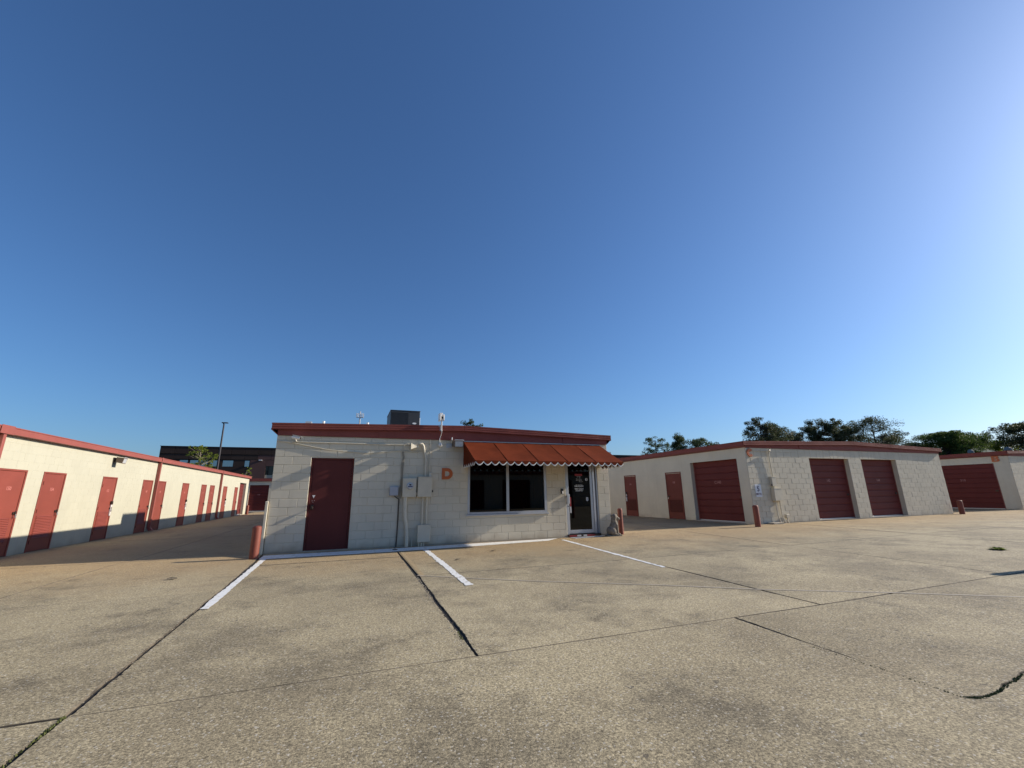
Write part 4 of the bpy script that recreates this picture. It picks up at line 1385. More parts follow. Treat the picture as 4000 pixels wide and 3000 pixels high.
MB().add([(-5.80, LY0 - .1, 2.97), (-5.80, LY1 + .15, 2.97), (-12, LY1 + .15, 3.2), (-12, LY0 - .1, 3.2), (-5.80, LY0 - .1, 2.86), (-5.80, LY1 + .15, 2.86), (-12, LY1 + .15, 2.86), (-12, LY0 - .1, 2.86)],
         [(0, 1, 2, 3), (7, 6, 5, 4), (0, 4, 5, 1), (1, 5, 6, 2), (2, 6, 7, 3), (3, 7, 4, 0)]).build('roof', M['roof'], LB)
for y, big in ((1.30, True), (10.57, False), (20.64, False)):
    ds = MB()
    ds.bbox(-5.885, -5.774, y, y + .095, 0.14, 2.80, .012, 2)
    ds.add([(-5.885, y, .15), (-5.774, y, .15), (-5.774, y + .095, .15), (-5.885, y + .095, .15), (-5.82, y, 0.02), (-5.66, y, 0.04), (-5.66, y + .095, 0.04), (-5.82, y + .095, 0.02)], [(0, 4, 5, 1), (1, 5, 6, 2), (2, 6, 7, 3), (3, 7, 4, 0), (4, 7, 6, 5)])
    ds.build('downspout', M['red_pale'], LB)
    MB().bbox(-5.764, -5.748, y - (.17 if big else .02), y + (.26 if big else .11), 2.80, 3.0, .006, 1).build('gutter_joint', M['red_pale'], LB)

# ---------------------------------------------------------------- building C
CX0, CX1, CYf = 15.95, 28.52, 0.33
CB = thing('storage_building', 'cream block storage building marked C with wide red roll-up doors, right of the office', 'building', (22, 0.33, 0))
frC = frame((CX0, CYf, 0), 0)
CW = CX1 - CX0
opC = [(19.40 - CX0, 21.82 - CX0, -0.15, 2.54), (22.65 - CX0, 25.07 - CX0, -0.15, 2.54)]
wall_core(CW, 2.93, opC, frC, 0.26, M['cream'], CB)
cells = block_cells(CW, 0, 2.53, [(a, b, -1, d) for a, b, c, d in opC], 0.0, 0.09)
u = 0.0
while u < CW - 0.02:            # the lintel course: tall blocks on end over the doors, ordinary courses beyond
    if 3.1 < u < 9.5:
        w_ = random.choice((0.2, 0.2, 0.3, 0.4))
        cells.append((u, min(u + w_, CW), 2.53, 2.88))
        u += w_
    else:
        for (za, zb, ph) in ((2.53, 2.73, 0.0), (2.73, 2.88, 0.2)):
            cells.append((u, min(u + .4064, CW), za, zb))
        u += .4064
lay_blocks(cells, frC, 0, CB, M['cream'], 300, dep=0.0095, wob=0.0022, gap=0.0042)
roller(CB, ((19.40 + 21.82) / 2, CYf, 0.09), 0, 2.42, 2.45, 0.2, '142', 9)
roller(CB, ((22.65 + 25.07) / 2, CYf, 0.10), 0, 2.42, 2.44, 0.2, '144', 9)
CD = 26.0
frCs = frame((CX0, CYf + CD, 0), -PI / 2)
def cu(y): return CYf + CD - y
opS = [(cu(3.28), cu(0.78), -0.15, 2.535), (cu(4.97), cu(3.92), -0.15, 2.16), (cu(8.31), cu(7.28), -0.15, 2.16), (cu(13.2), cu(12.2), -0.15, 2.16)]
wall_core(CD, 2.93, opS, frCs, 0.26, M['cream'], CB)
lay_blocks(block_cells(CD, 0, 2.88, [(a, b, -1, d) for a, b, c, d in opS], 0.0, 0.06), frCs, -PI / 2, CB, M['cream'], 0, dep=0.003, wob=0.0004, gap=0.003)
roller(CB, (CX0, (3.28 + .78) / 2, 0.07), -PI / 2, 2.50, 2.465, 0.2, 'C140', 9)
door(CB, (CX0, 4.445, 0.06), -PI / 2, 1.05, 2.10, 'panel', '138', 'pinkdim', 'r', light=True, paint='red_side')
door(CB, (CX0, 7.795, 0.05), -PI / 2, 1.03, 2.11, 'panel', '136', 'pinkdim', 'r', strip=True, light=True, paint='red_side')
door(CB, (CX0, 12.7, 0.05), -PI / 2, 1.0, 2.11, 'panel', None, 'pinkdim', 'r', light=True, paint='red_side')
MB().box(CX1 - .26, CX1, CYf + .262, CYf + CD, -.1, 2.92).build('wall', M['cream'], CB)
topC, xaC, xrC, xeC = gable_front(CB, CX0, CX1, CYf, 0.085, 3.285, 3.125, 0.14, 2.885, [18.9, 22.2, 25.9])
side_fascia(CB, xaC, -1, CYf - .085, CYf + CD, 3.125, 2.945, CX0, 2.895)
side_fascia(CB, xeC, 1, CYf - .085, CYf + CD, 3.125, 2.945, CX1, 2.895)
gable_roof(CB, xaC, xrC, xeC, CYf - .065, CYf + CD, topC)
MB().box(CX0 + .012, CX1 - .012, CYf - .03, CYf, -0.1, 0.088).build('foundation_ledge', M['curb'], CB)

# letter C, speed sign, power boxes
oC = arc(0.155, 0.16, 0.155, 0.16, 42, 318, 22) + arc(0.16, 0.16, 0.062, 0.068, 318, 42, 16)
link('letter', shape_mesh([oC], 0.035, M['orange']), None, (16.0, CYf - .035, 2.535), 0, 'thick orange letter C at the top corner of the storage building wall', 'letter', 'orange building letters')
sg = thing('speed_sign', 'small white speed limit sign reading 5 M.P.H. behind the red bollard', 'sign', (16.32, CYf, 1.25))
MB().bbox(16.165, 16.475, CYf - .020, CYf - .014, 1.035, 1.50, .0025, 1).build('sign_plate', M['signwhite'], sg)
link('sign_digit', text_mesh('5', 0.26, 0.002, M['signblue'], 0.005, name='sign_digit'), sg, (16.315, CYf - .0215, 1.325))
link('sign_lettering', text_mesh('M.P.H.', 0.105, 0.002, M['signred'], 0.003, name='sign_lettering'), sg, (16.32, CYf - .0215, 1.145))
MB().lathe([(0.008, 0), (0.006, 0.004)], (16.32, CYf - .020, 1.475), 8, 'y').build('screw', M['darkmetal'], sg)

pw = thing('power_box', 'pair of stacked cream electrical boxes with pipes on the wall right of the speed sign', 'electrical box', (17.1, CYf, 0.9))
MB().bbox(16.975, 17.215, CYf - .13, CYf - .012, 1.43, 1.77, .006, 1).build('upper_housing', M['cream_flat'], pw)
MB().bbox(16.965, 17.225, CYf - .14, CYf - .011, 1.771, 1.785, .004, 1).build('rain_lip', M['cream_flat'], pw)
MB().bbox(16.955, 17.385, CYf - .17, CYf - .012, 0.885, 1.335, .006, 1).build('lower_housing', M['cream_flat'], pw)
MB().bbox(16.945, 17.395, CYf - .18, CYf - .011, 1.336, 1.35, .004, 1).build('rain_lip', M['cream_flat'], pw)
MB().tube([(17.09, CYf - .06, 1.35), (17.09, CYf - .06, 1.43)], .03, 10).build('coupling', M['pipe'], pw)
MB().tube([(16.974, CYf - .10, 1.50), (16.93, CYf - .10, 1.47), (16.93, CYf - .14, 1.45)], .016, 8).build('switch_handle', M['darkmetal'], pw)
MB().tube([(17.15, CYf - .05, 1.785), (17.12, CYf - .05, 2.30), (17.10, CYf - .06, 2.70)], .020, 10).build('conduit', M['pipe'], pw, smooth=True)
MB().tube([(17.10, CYf - .06, 2.66), (17.09, CYf - .10, 2.78), (17.06, CYf - .15, 2.80), (17.03, CYf - .17, 2.76)], .032, 10).build('weather_head', M['pipe'], pw, smooth=True)
MB().tube([(16.24, CYf - .028, 2.775), (17.1, CYf - .03, 2.775)], .010, 6).build('cable', M['pipe'], pw)
for x in (17.05, 17.27):
    MB().tube([(x, CYf - .07, .885), (x + .01, CYf - .07, .35), (x + .05, CYf - .09, .18), (x + .09, CYf - .11, .05)], .022, 10).build('conduit', M['pipe'], pw, smooth=True)
    MB().tube([(x + .004, CYf - .07, .56), (x + .005, CYf - .07, .62)], .030, 10).build('coupling', M['pipe'], pw)
ob = thing('outlet_box', 'small cream outlet box on a bent stub pipe at the foot of the block wall', 'outlet box', (17.55, CYf, 0.06))
MB().bbox(17.47, 17.63, CYf - .11, CYf - .03, .25, .38, .006, 1).build('box', M['cream_flat'], ob)
MB().tube([(17.53, CYf - .07, .25), (17.52, CYf - .07, .15), (17.56, CYf - .09, .05)], .022, 8).build('pipe', M['pipe'], ob, smooth=True)
MB().tube([(17.44, CYf - .06, .02), (17.46, CYf - .06, .16)], .03, 8).build('pipe_stub', M['pipe'], ob, smooth=True)
sb = thing('splash_block', 'flat pale concrete block lying at the wall foot right of the bollard', 'concrete block', (16.6, 0.05, 0.06))
MB().bbox(16.45, 16.98, -0.02, 0.24, 0.055, 0.115, .015, 2).build('block', M['curb'], sb)

# ---------------------------------------------------------------- building B
BX0, BX1 = 34.8, 47.4
BB = thing('storage_building', 'cream block storage building marked B at the far right edge', 'building', (40, 0.33, 0))
frB = frame((BX0, CYf, 0), 0)
wall_core(BX1 - BX0, 2.93, [], frB, 0.26, M['cream'], BB)
lay_blocks(block_cells(BX1 - BX0, 0, 2.88, [], 0.0, 0.1), frB, 0, BB, M['cream'], 90, wob=0.0022)
frBs = frame((BX0, CYf + 25, 0), -PI / 2)
def bu(y): return CYf + 25 - y
opB = [(bu(3.9), bu(0.96), -0.15, 2.575)]
wall_core(25, 2.93, opB, frBs, 0.26, M['cream'], BB)
lay_blocks(block_cells(25, 0, 2.88, [(a, b, -1, d) for a, b, c, d in opB], 0.0, 0.09), frBs, -PI / 2, BB, M['cream'], 0, dep=0.003, wob=0.0004, gap=0.003)
roller(BB, (BX0, (3.9 + .96) / 2, 0.10), -PI / 2, 2.94, 2.475, 0.06, '210', 9)
topB, xaB, xrB, xeB = gable_front(BB, BX0, BX1, CYf, 0.085, 3.30, 3.145, 0.14, 2.885, [38, 41.1, 44.5])
side_fascia(BB, xaB, -1, CYf - .085, CYf + 25, 3.145, 2.955, BX0, 2.90)
gable_roof(BB, xaB, xrB, xeB, CYf - .065, CYf + 25, topB)
oB = [(0, 0), (0.20, 0)] + arc(0.21, 0.085, 0.10, 0.085, -80, 70, 8) + arc(0.20, 0.225, 0.095, 0.075, -55, 88, 8) + [(0, 0.30)]
iB1 = [(0.10, 0.07)] + arc(0.18, 0.095, 0.03, 0.025, -90, 90, 6) + [(0.10, 0.12)]
iB2 = [(0.10, 0.185)] + arc(0.175, 0.208, 0.028, 0.023, -90, 90, 6) + [(0.10, 0.231)]
link('letter', shape_mesh([oB, iB1, iB2], 0.030, M['orange']), None, (BX0 - .03, 0.975, 2.605), -PI / 2, 'orange letter B above the shaded roll-up door at the far right', 'letter', 'orange building letters')
copy_tree(pw, (18.85, 0, 0.03), 'stacked cream electrical boxes with a pipe on the wall at the right picture edge')

# ---------------------------------------------------------------- building at the end of the left alley
EB = thing('storage_building', 'low cream building with a red roll-up door closing the far end of the left alley', 'building', (-2, 34.8, 0))
frE = frame((-9.0, 34.8, 0), 0)
opE = [(2.22, 3.83, -0.15, 2.42)]
wall_core(17, 2.72, opE, frE, 0.2, M['cream'], EB)
roller(EB, (-9 + 3.025, 34.8, 0.06), 0, 1.61, 2.36, 0.12, '300', 9)
st = [lambda a, z, x=x: (x, 34.8 - .10 - a, 3.02 + z) for x in (-9.2, -3, 2, 8.2)]
MB().sweep(ribbed_profile(0.27), st).build('fascia_trim', M['red_trim'], EB)
MB().box(-9.1, 8.1, 34.75, 44, 2.722, 2.98).build('roof', M['roof'], EB)
MB().box(-9.0, 8.0, 35.01, 43.9, -.1, 2.72).build('wall', M['cream'], EB)
MB().box(-7.0, 8.0, 34.2, 34.79, -.1, 0.03).build('door_apron', M['curb'], EB)

# ---------------------------------------------------------------- building added out of view behind the camera for the window reflections
AB = thing('storage_building', 'long cream storage building across the yard, added out of view for the office window reflections', 'building', (4, -24, 0))
frA = frame((24.0, -23.5, 0), PI)
opA = [(3.0 + 4.2 * i, 5.6 + 4.2 * i, -0.15, 2.45) for i in range(10)]
wall_core(48, 2.9, opA, frA, 0.26, M['cream'], AB)
for a_, b_, _, _ in opA:
    roller(AB, (24.0 - (a_ + b_) / 2, -23.5, 0.02), PI, round(b_ - a_, 2), 2.42, 0.2, None, 5)
MB().box(-24.2, 24.2, -36, -23.3, 2.92, 3.2).build('roof', M['red_trim'], AB)
MB().box(-24, 24, -36, -23.8, -.1, 2.9).build('wall', M['cream'], AB)

# ---------------------------------------------------------------- bollards
BG = 'red bollards guarding the building corners'
def bollard_mesh_parts(h, r):
    post = MB().lathe([(r, -0.1), (r, h - .03), (r * .96, h - .012)], n=20)
    cap = MB().lathe([(r * .96, h - .0119), (r * .85, h + .006), (r * .5, h + .022), (0.004, h + .026)], n=20)
    return post.mesh('post', M['redboll'], True), cap.mesh('cap', M['redboll'], True)
for (x, y, h, r, lb) in ((-0.07, -0.72, 0.66, 0.092, 'red bollard by the left corner of the office, in front of the cream guard strip'),
                         (9.83, -0.06, 0.755, 0.075, 'slim red bollard just behind the stone dog statue'),
                         (15.20, -0.40, 0.70, 0.095, 'red bollard in front of the white speed limit sign'),
                         (28.28, -0.10, 0.59, 0.10, 'brownish red bollard in front of the dark roll-up door at the far right'),
                         (-5.55, 28.3, 0.69, 0.095, 'small distant red bollard at the far end of the long left building'),
                         (34.55, -0.30, 0.65, 0.10, 'red bollard cut off by the right picture edge'),
                         (12.72, -8.30, 0.86, 0.085, 'red bollard standing just outside the right picture edge, its shadow lying on the concrete')):
    t = thing('bollard', lb, 'bollard', (x, y, hz(x)), BG)
    a, c = bollard_mesh_parts(h, r)
    link('post', a, t, (x, y, hz(x)))
    link('cap', c, t, (x, y, hz(x)))

# ---------------------------------------------------------------- stone dog statue
def blob_mesh(parts, voxel, name, m):
    bm = bmesh.new()
    for kind, *a in parts:
        if kind == 'e':
            c, r, rot = a
            ret = bmesh.ops.create_uvsphere(bm, u_segments=20, v_segments=14, radius=1.0)
            mat_ = Matrix.Translation(c) @ rot.to_4x4() @ Matrix.Diagonal((*r, 1))
            bmesh.ops.transform(bm, matrix=mat_, verts=ret['verts'])
        else:
            p, q, r0, r1 = a
            p, q = Vector(p), Vector(q)
            n = 7
            for i in range(n):
                t = i / (n - 1)
                ret = bmesh.ops.create_uvsphere(bm, u_segments=14, v_segments=10, radius=r0 + (r1 - r0) * t)
                bmesh.ops.translate(bm, vec=p.lerp(q, t), verts=ret['verts'])
    me = bpy.data.meshes.new('tmp_blob')
    bm.to_mesh(me)
    bm.free()
    o = bpy.data.objects.new('tmp_blob', me)
    COL.objects.link(o)
    rm_ = o.modifiers.new('r', 'REMESH')
    rm_.mode = 'VOXEL'
    rm_.voxel_size = voxel
    rm_.use_smooth_shade = True
    sm = o.modifiers.new('s', 'SMOOTH')
    sm.iterations = 4
    sm.factor = 0.5
    dg = bpy.context.evaluated_depsgraph_get()
    dg.update()
    out = bpy.data.meshes.new_from_object(o.evaluated_get(dg))
    bpy.data.objects.remove(o)
    out.name = name
    out.materials.clear()
    out.materials.append(m)
    return out
RX = lambda a: Matrix.Rotation(rad(a), 3, 'Y')
I3 = Matrix.Identity(3)
dog = [('e', (-0.07, 0.0, 0.15), (0.135, 0.125, 0.13), I3),                   # haunch
       ('e', (0.0, 0.0, 0.27), (0.105, 0.10, 0.19), RX(18)),                   # trunk leaning
       ('e', (0.055, 0.0, 0.35), (0.095, 0.095, 0.12), RX(5)),                 # chest
       ('c', (0.03, 0, 0.42), (0.055, 0, 0.52), 0.085, 0.078),                 # neck
       ('e', (0.07, 0, 0.565), (0.085, 0.08, 0.075), RX(10)),                  # skull
       ('c', (0.11, 0, 0.545), (0.205, 0, 0.485), 0.055, 0.036),               # muzzle
       ('c', (0.12, 0, 0.50), (0.185, 0, 0.455), 0.03, 0.022),                 # jaw
       ('e', (0.215, 0, 0.497), (0.018, 0.02, 0.015), I3),                     # nose
       ('c', (0.10, -0.055, 0.31), (0.125, -0.055, 0.05), 0.046, 0.030),       # fore legs
       ('c', (0.10, 0.055, 0.31), (0.125, 0.055, 0.05), 0.046, 0.030),
       ('e', (0.155, -0.055, 0.055), (0.062, 0.036, 0.026), I3), ('e', (0.155, 0.055, 0.055), (0.062, 0.036, 0.026), I3),
       ('e', (-0.035, -0.10, 0.135), (0.10, 0.055, 0.105), RX(-20)), ('e', (-0.035, 0.10, 0.135), (0.10, 0.055, 0.105), RX(-20)),   # thighs
       ('e', (0.055, -0.105, 0.05), (0.07, 0.035, 0.025), I3), ('e', (0.055, 0.105, 0.05), (0.07, 0.035, 0.025), I3),               # hind feet
       ('c', (-0.19, 0.0, 0.06), (-0.23, -0.08, 0.04), 0.026, 0.018),         # tail
       ('e', (0.055, -0.085, 0.525), (0.034, 0.016, 0.068), RX(12)), ('e', (0.055, 0.085, 0.525), (0.034, 0.016, 0.068), RX(12)),   # ears
       ('e', (0.0, 0.0, 0.575), (0.05, 0.055, 0.05), I3)]
stt = thing('dog_statue', 'weathered stone statue of a sitting dog by the office wall corner', 'statue', (9.40, -0.33, 0.0))
link('dog_figure', blob_mesh(dog, 0.009, 'dog_figure', M['stone']), stt, (9.36, -0.33, 0.015), rad(-12))
MB().bbox(-0.23, 0.235, -0.13, 0.13, 0.0, 0.045, .012, 2).build('plinth', M['stone'], stt, (9.36, -0.33, 0.0), rad(-12))

# ---------------------------------------------------------------- litter and weeds
def weed(x, y, s, n, label, m):
    mb = MB()
    z = hz(x) + 0.002
    for i in range(n):
        a = random.random() * 6.28
        l = s * random.uniform(.5, 1)
        up = random.uniform(.02, .28) * s
        c, sn = math.cos(a), math.sin(a)
        w = l * .16
        mb.add([(x + c * .1 * l - sn * w * .4, y + sn * .1 * l + c * w * .4, z), (x + c * .55 * l - sn * w, y + sn * .55 * l + c * w, z + up), (x + c * l, y + sn * l, z + up * .6), (x + c * .55 * l + sn * w, y + sn * .55 * l - c * w, z + up)], [(0, 1, 2, 3)])
    mb.build('weed_tuft', M[m], label=label, cat='weed')
weed(14.14, -6.84, 0.17, 60, 'small green weed tuft growing in the open concrete at the right', 'leaf')
def litter(x, y, s, label):
    mb = MB()
    vs = []
    for i in range(9):
        a = 2 * PI * i / 9
        r = s * random.uniform(.6, 1)
        vs.append((x + 1.5 * r * math.cos(a), y + r * math.sin(a), hz(x) + .006 + random.uniform(0, .025)))
    vs.append((x, y, hz(x) + .03))
    mb.add(vs, [(i, (i + 1) % 9, 9) for i in range(9)])
    mb.build('dead_leaf', M['deadleaf'], label=label, cat='leaf', group='dead leaves blown over the concrete')
litter(5.03, -1.94, .055, 'curled dead leaf on the concrete in front of the office window')
litter(3.93, -2.95, .045, 'dead leaf on the concrete right of the short white parking line')
litter(-0.86, -2.9, .06, 'dead leaf on the concrete left of the long white parking line')
cap_ = MB().lathe([(0.062, 0.0), (0.06, 0.012), (0.02, 0.016)], (2.93, -0.61, 0.006), 18)
cap_.build('drain_cap', M['darkmetal'], smooth=True, label='small dark round drain cap set in the white stripe', cat='drain cap')

# ---------------------------------------------------------------- far dark office block
FB = thing('office_building', 'dark brown two storey office block with pale windows beyond the left alley', 'building', (0, 60, 0))
FY = 60.0
ZT = 8.35
wins = [(-22.2, -21.0), (-20.34, -19.22), (-19.12, -18.0), (-17.85, -16.9), (-16.72, -15.70), (-15.20, -13.78), (-12.48, -11.76)]
opF = [(a + 22.65, b + 22.65, 5.57, 6.54) for a, b in wins] + [(-9.66 + 22.65, -8.0 + 22.65, 4.0, 5.72)]
wall_core(92, ZT, opF, frame((-22.65, FY, 0), 0), 0.35, M['brownwall'], FB)
MB().box(-22.65, 69.3, FY + .36, FY + 25, -.1, ZT - .1).build('wall', M['brownwall'], FB)
x = -22.63
while x < 66:
    for (z0, z1, d) in ((7.33, 8.30, .10), (6.60, 7.29, .05)):
        mm = M['brownwall'] if (z0 > 7 or x < -12.2) else M['redwall']
        MB().bbox(x, min(x + 1.66, 69), FY - d, FY - .001, z0, z1, .02, 1).build('wall_panel', mm, FB)
    x += 1.69
MB().box(-11.70, -9.68, FY - .045, FY - .001, 3.0, 6.56).build('wall_panel', M['redwall'], FB)
MB().box(-9.66, -8.0, FY - .045, FY - .001, 5.73, 6.56).build('wall_panel', M['redwall'], FB)
MB().bbox(-22.7, 69.2, FY - .16, FY + .2, 8.31, 8.38, .01, 1).build('parapet_cap', M['brownwall'], FB)
for a, b in wins:
    w_ = MB().box(a + .0, b, FY + .13, FY + .16, 5.575, 6.535).build('window', M['farglass'], FB)
    fm = MB()
    for (x0, x1, z0, z1) in ((a, a + .06, 5.58, 6.53), (b - .06, b, 5.58, 6.53), (a + .06, b - .06, 5.58, 5.63), (a + .06, b - .06, 6.48, 6.53)):
        fm.box(x0, x1, FY + .05, FY + .129, z0, z1)
    fm.build('window_frame', M['brownwall'], w_)
w_ = MB().box(-9.66, -8.0, FY + .13, FY + .16, 4.45, 5.72).build('window', M['farglassdark'], FB)
MB().box(-9.66, -8.0, FY + .12, FY + .17, 4.0, 4.44).build('spandrel', M['curb'], w_)
MB().bbox(-10.65, -10.2, FY - .3, FY - .05, 6.45, 6.62, .03, 2).build('wall_lamp', M['galv'], FB)
MB().box(49.6, 51.5, FY + 3, FY + 6, ZT - .1, ZT + .9).build('roof_plant', M['galv'], FB)

lp = thing('lamp_post', 'tall dark lamp post rising behind the long left building', 'lamp post', (-11.8, 44, 0))
MB().tube([(-11.8, 44, 0), (-11.8, 44, 9.35)], [0.13, 0.08], 10).build('pole', M['polemetal'], lp, smooth=True)
MB().bbox(-12.02, -11.42, 43.8, 44.2, 9.46, 9.55, .03, 2).build('lamp_head', M['polemetal'], lp)
MB().tube([(-11.83, 44, 9.33), (-11.85, 44, 9.46)], .06, 8).build('head_bracket', M['polemetal'], lp)

tw = thing('cell_tower', 'distant cell tower with panel antennas above the office roof', 'tower', (4.15, 150, 0))
MB().tube([(4.15, 150, 0), (4.15, 150, 31)], [0.5, 0.2], 8).build('mast', M['galv'], tw, smooth=True)
for dx in (-1.15, -0.6, 0.55, 1.1):
    MB().bbox(4.15 + dx - .16, 4.15 + dx + .16, 149.6, 149.8, 28.8, 30.3, .04, 1).build('antenna_panel', M['white'], tw)
MB().bbox(2.9, 5.4, 149.8, 150.0, 28.7, 28.95, .03, 1).build('platform', M['galv'], tw)

# roof clutter seen over building B
for (x, y, z0, z1, w_, lb, mm) in ((78.7, 20, 0, 6.1, 0.6, 'pale grey hooded vent showing above the roof line near the right edge', 'hoodgrey'), (88.2, 20, 0, 6.65, 0.8, 'pale square vent showing above the roof line beside the letter B building', 'hoodgrey')):
    t = thing('roof_ventilator', lb, 'roof vent', (x, y, 0))
    MB().lathe([(w_ * .33, z0), (w_ * .33, z1 - .5), (w_ * .55, z1 - .45), (w_ * .5, z1 - .15), (w_ * .2, z1)], (x, y, 0), 14).build('hood', M[mm], t)
HB = thing('house', 'far low house with a teal grey roof among the trees at right', 'house', (134, 40, 0))
MB().box(130.5, 138.3, 40, 48, 0, 8.7).build('wall', M['curb'], HB)
MB().add([(130, 39.6, 8.6), (138.8, 39.6, 8.6), (138.8, 48.4, 8.6), (130, 48.4, 8.6), (132, 43, 10.2), (136.8, 43, 10.2)], [(0, 1, 5, 4), (1, 2, 5), (2, 3, 4, 5), (3, 0, 4), (3, 2, 1, 0)]).build('roof', M['tealroof'], HB)

# ---------------------------------------------------------------- trees
def tree(name, label, x, y, h, w, kind, leafmat, barkmat='bark', group=None, n_cl=60, per=70, leaf=0.22, crown0=0.35, seed=0, tuft=1.0):
    rnd = random.Random(seed)
    t = thing(name, label, 'tree', (x, y, 0), group)
    tk = MB()
    lean = rnd.uniform(-.03, .03)
    r0 = 0.022 * h + .05
    npt = 7
    spine = [Vector((x + lean * h * (i / npt) + rnd.uniform(-.1, .1) * (i > 0), y + rnd.uniform(-.1, .1) * (i > 0), h * 0.93 * i / npt)) for i in range(npt + 1)]
    tk.tube(spine, [r0 * (1 - .85 * i / npt) for i in range(npt + 1)], 8)
    tips = []
    nb = n_cl
    for b in range(nb):
        f = crown0 + (1 - crown0) * ((b + rnd.random()) / nb)
        k = min(npt - 1, int(f * npt))
        base = spine[k].lerp(spine[k + 1], f * npt - k)
        if kind == 'pine':
            prof = 0.55 + 0.6 * math.sin(PI * min(1, (f - crown0) / (1 - crown0) * 0.82 + .15))
            rise = rnd.uniform(.02, .35)
        elif kind == 'round':
            q = (f - crown0) / (1 - crown0)
            prof = math.sqrt(max(0.03, 1 - (q * 1.7 - .75) ** 2)) if q < 1 else .2
            rise = rnd.uniform(.1, .6)
        else:
            prof = 1.05 - .75 * (f - crown0) / (1 - crown0)
            rise = rnd.uniform(.1, .5)
        Lb = w / 2 * prof * rnd.uniform(.55, 1.0)
        a = rnd.random() * 2 * PI
        tip = base + Vector((math.cos(a) * Lb, math.sin(a) * Lb, Lb * rise))
        tip.z = min(tip.z, h - .05 * h * rnd.random())
        mid = base.lerp(tip, .55) + Vector((0, 0, -.06 * Lb))
        tk.tube([base, mid, tip], [r0 * .28 * (1 - f * .5), r0 * .16 * (1 - f * .5), r0 * .05], 5)
        tips.append(tip)
        if kind != 'pine' or rnd.random() < .5:
            tips.append(base.lerp(tip, .66) + Vector((rnd.uniform(-.3, .3), rnd.uniform(-.3, .3), rnd.uniform(-.1, .3))))
    tips.append(spine[-1] + Vector((0, 0, .05 * h)))
    tk.build('trunk', M[barkmat], t)
    vs, fs = [], []
    for tip in tips:
        R_ = w * 0.105 * tuft * rnd.uniform(.7, 1.35)
        for i in range(per):
            d = Vector((rnd.gauss(0, 1), rnd.gauss(0, 1), rnd.gauss(0, .85)))
            d = d.normalized() * (R_ * rnd.random() ** .45)
            d.z *= .85
            p = tip + d
            if p.z > h:
                p.z = h - rnd.random() * .9
            u = Vector((rnd.gauss(0, 1), rnd.gauss(0, 1), rnd.gauss(0, 1))).normalized()
            v = u.cross(Vector((rnd.gauss(0, 1), rnd.gauss(0, 1), rnd.gauss(0, 1)))).normalized()
            s = leaf * rnd.uniform(.6, 1.3)
            o = len(vs)
            vs += [p - u * s * .5, p + v * s * .28, p + u * s * .5, p - v * s * .28]
            fs.append((o, o + 1, o + 2, o + 3))
    mb = MB()
    mb.v, mb.f = [tuple(v) for v in vs], fs
    me = mb.mesh('crown', M[leafmat], fix=False)
    link('crown', me, t)
    return t

TG = 'trees on the skyline beyond the storage buildings'
tree('cypress_tree', 'airy pale green tree with thin branches, leftmost above the middle roof', 60.6, 60, 12.4, 5.6, 'pine', 'cypleaf', group=TG, n_cl=70, per=60, leaf=.22, crown0=.45, seed=1, tuft=.8)
tree('cypress_tree', 'pale green pointed tree, second from the left above the middle roof', 65.9, 60, 13.3, 5.4, 'cone', 'cypleaf', group=TG, n_cl=80, per=80, leaf=.22, crown0=.4, seed=2, tuft=1.0)
tree('leafy_tree', 'low spreading green tree with gaps, third from the left above the middle roof', 70.4, 58, 12.0, 8.0, 'round', 'cypleaf', group=TG, n_cl=64, per=80, leaf=.25, crown0=.45, seed=3, tuft=.8)
pines = [(80.4, 52, 16.0, 7.4, 'pineleaf', 'tall dark pine with a narrow top, leftmost pine of the skyline group'),
         (87.0, 54, 14.9, 7.6, 'pineleaf', 'dark bushy pine sloping down to the right of the leftmost pine'),
         (97.0, 60, 14.6, 7.5, 'pineleaf', 'lower dark pine filling the dip between two taller pines'),
         (96.8, 55, 15.0, 7.2, 'pineleaf', 'open dark pine with flat spreading tufts left of a tall rounded pine'),
         (98.3, 52, 16.5, 7.0, 'pineleaf', 'tall dark pine with a rounded double top, middle of the skyline group'),
         (100.6, 50, 16.4, 6.6, 'pineleaf', 'tall dark pine with a pointed top, just right of the middle pine'),
         (109.5, 53, 15.6, 8.0, 'pineleaf', 'dense dark pine with a broad shoulder left of the open trunked pine'),
         (109.6, 48, 16.7, 10.6, 'pineleaf', 'tall open pine with a clearly visible trunk at the right of the group'),
         (123.6, 52, 14.1, 9.0, 'pinepale', 'pale sparse pine at the right end of the skyline group')]
for i, (x, y, h, w_, lm, lb) in enumerate(pines):
    tree('pine_tree', lb, x, y, h, w_, 'pine', lm, group=TG, n_cl=64, per=170, leaf=.24, crown0=.42, seed=20 + i, tuft=1.05)
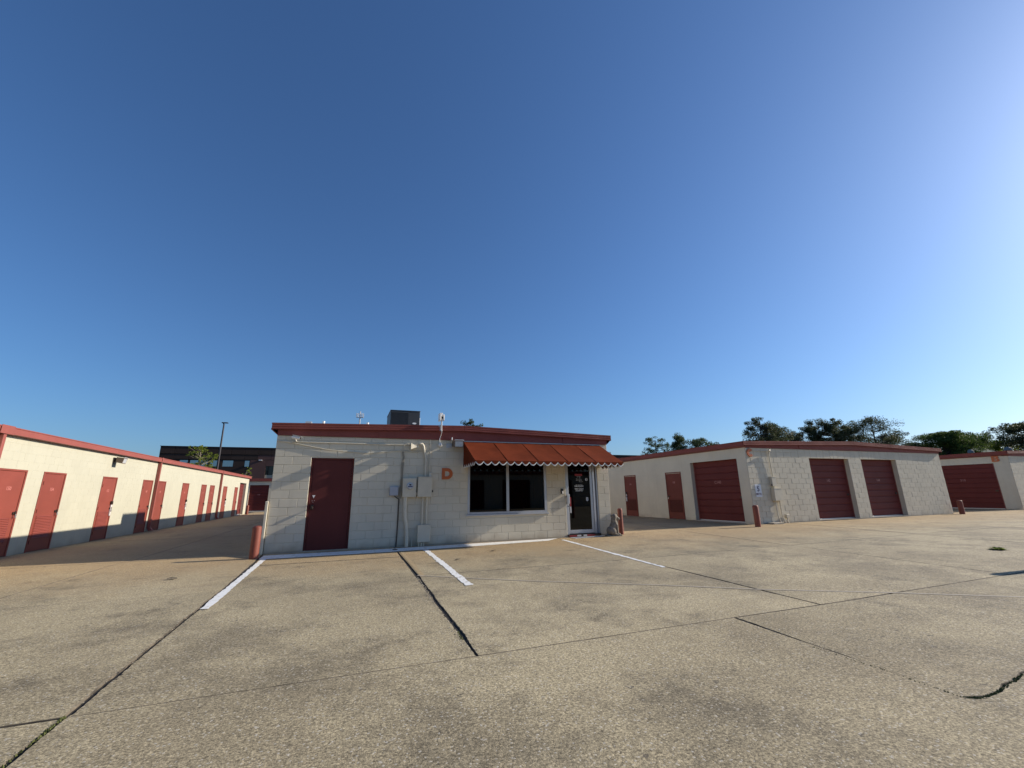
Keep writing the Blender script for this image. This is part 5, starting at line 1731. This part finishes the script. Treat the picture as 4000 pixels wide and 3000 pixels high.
tree('oak_tree', 'dark low tree top just right of the pine group, above the roof end', 149, 60, 13.4, 10, 'round', 'oakleaf', group=TG, n_cl=46, per=110, leaf=.34, crown0=.4, seed=41)
tree('oak_tree', 'big dark green leafy tree behind the roof of building B, left half', 128.3, 45, 13.6, 11.5, 'round', 'oakleaf', group=TG, n_cl=80, per=230, leaf=.27, crown0=.30, seed=42)
tree('oak_tree', 'big dark green leafy tree behind the roof of building B, right half', 138.4, 46, 13.8, 11.5, 'round', 'oakleaf', group=TG, n_cl=80, per=230, leaf=.27, crown0=.30, seed=43)
tree('leafy_tree', 'small yellow green tree right of the big dark leafy trees', 154.5, 50, 13.0, 9.5, 'round', 'yelleaf', group=TG, n_cl=50, per=110, leaf=.36, crown0=.35, seed=44)
tree('bare_tree', 'pale almost bare tree between the leafy trees at right', 184.8, 60, 16.6, 8, 'cone', 'baretwig', 'barkpale', group=TG, n_cl=60, per=14, leaf=.35, crown0=.4, seed=45)
tree('leafy_tree', 'bright yellow green tree left of the right edge pine', 161.3, 48, 13.0, 10, 'round', 'yelleaf', group=TG, n_cl=50, per=110, leaf=.36, crown0=.35, seed=46)
tree('pine_tree', 'large open pine cut by the right picture edge', 159.5, 42, 16.8, 15, 'round', 'pineleaf', group=TG, n_cl=90, per=150, leaf=.30, crown0=.45, seed=47, tuft=.75)
tree('leafy_tree', 'pale green tree top peeking over the office roof right of the antenna', 18.5, 50, 12.4, 4.6, 'round', 'cypleaf', group=TG, n_cl=44, per=60, leaf=.20, crown0=.55, seed=48, tuft=.8)
tree('leafy_tree', 'half bare tree with yellow green leaves in front of the dark office block', -13.4, 44, 6.95, 3.4, 'round', 'yelleaf', 'barkpale', n_cl=46, per=26, leaf=.16, crown0=.5, seed=49, tuft=.55)
tree('leafy_tree', 'small sprig of a young tree in front of the maroon wall of the dark block', -9.0, 44, 4.65, 1.3, 'round', 'yelleaf', 'barkpale', n_cl=18, per=14, leaf=.12, crown0=.6, seed=50, tuft=.6)
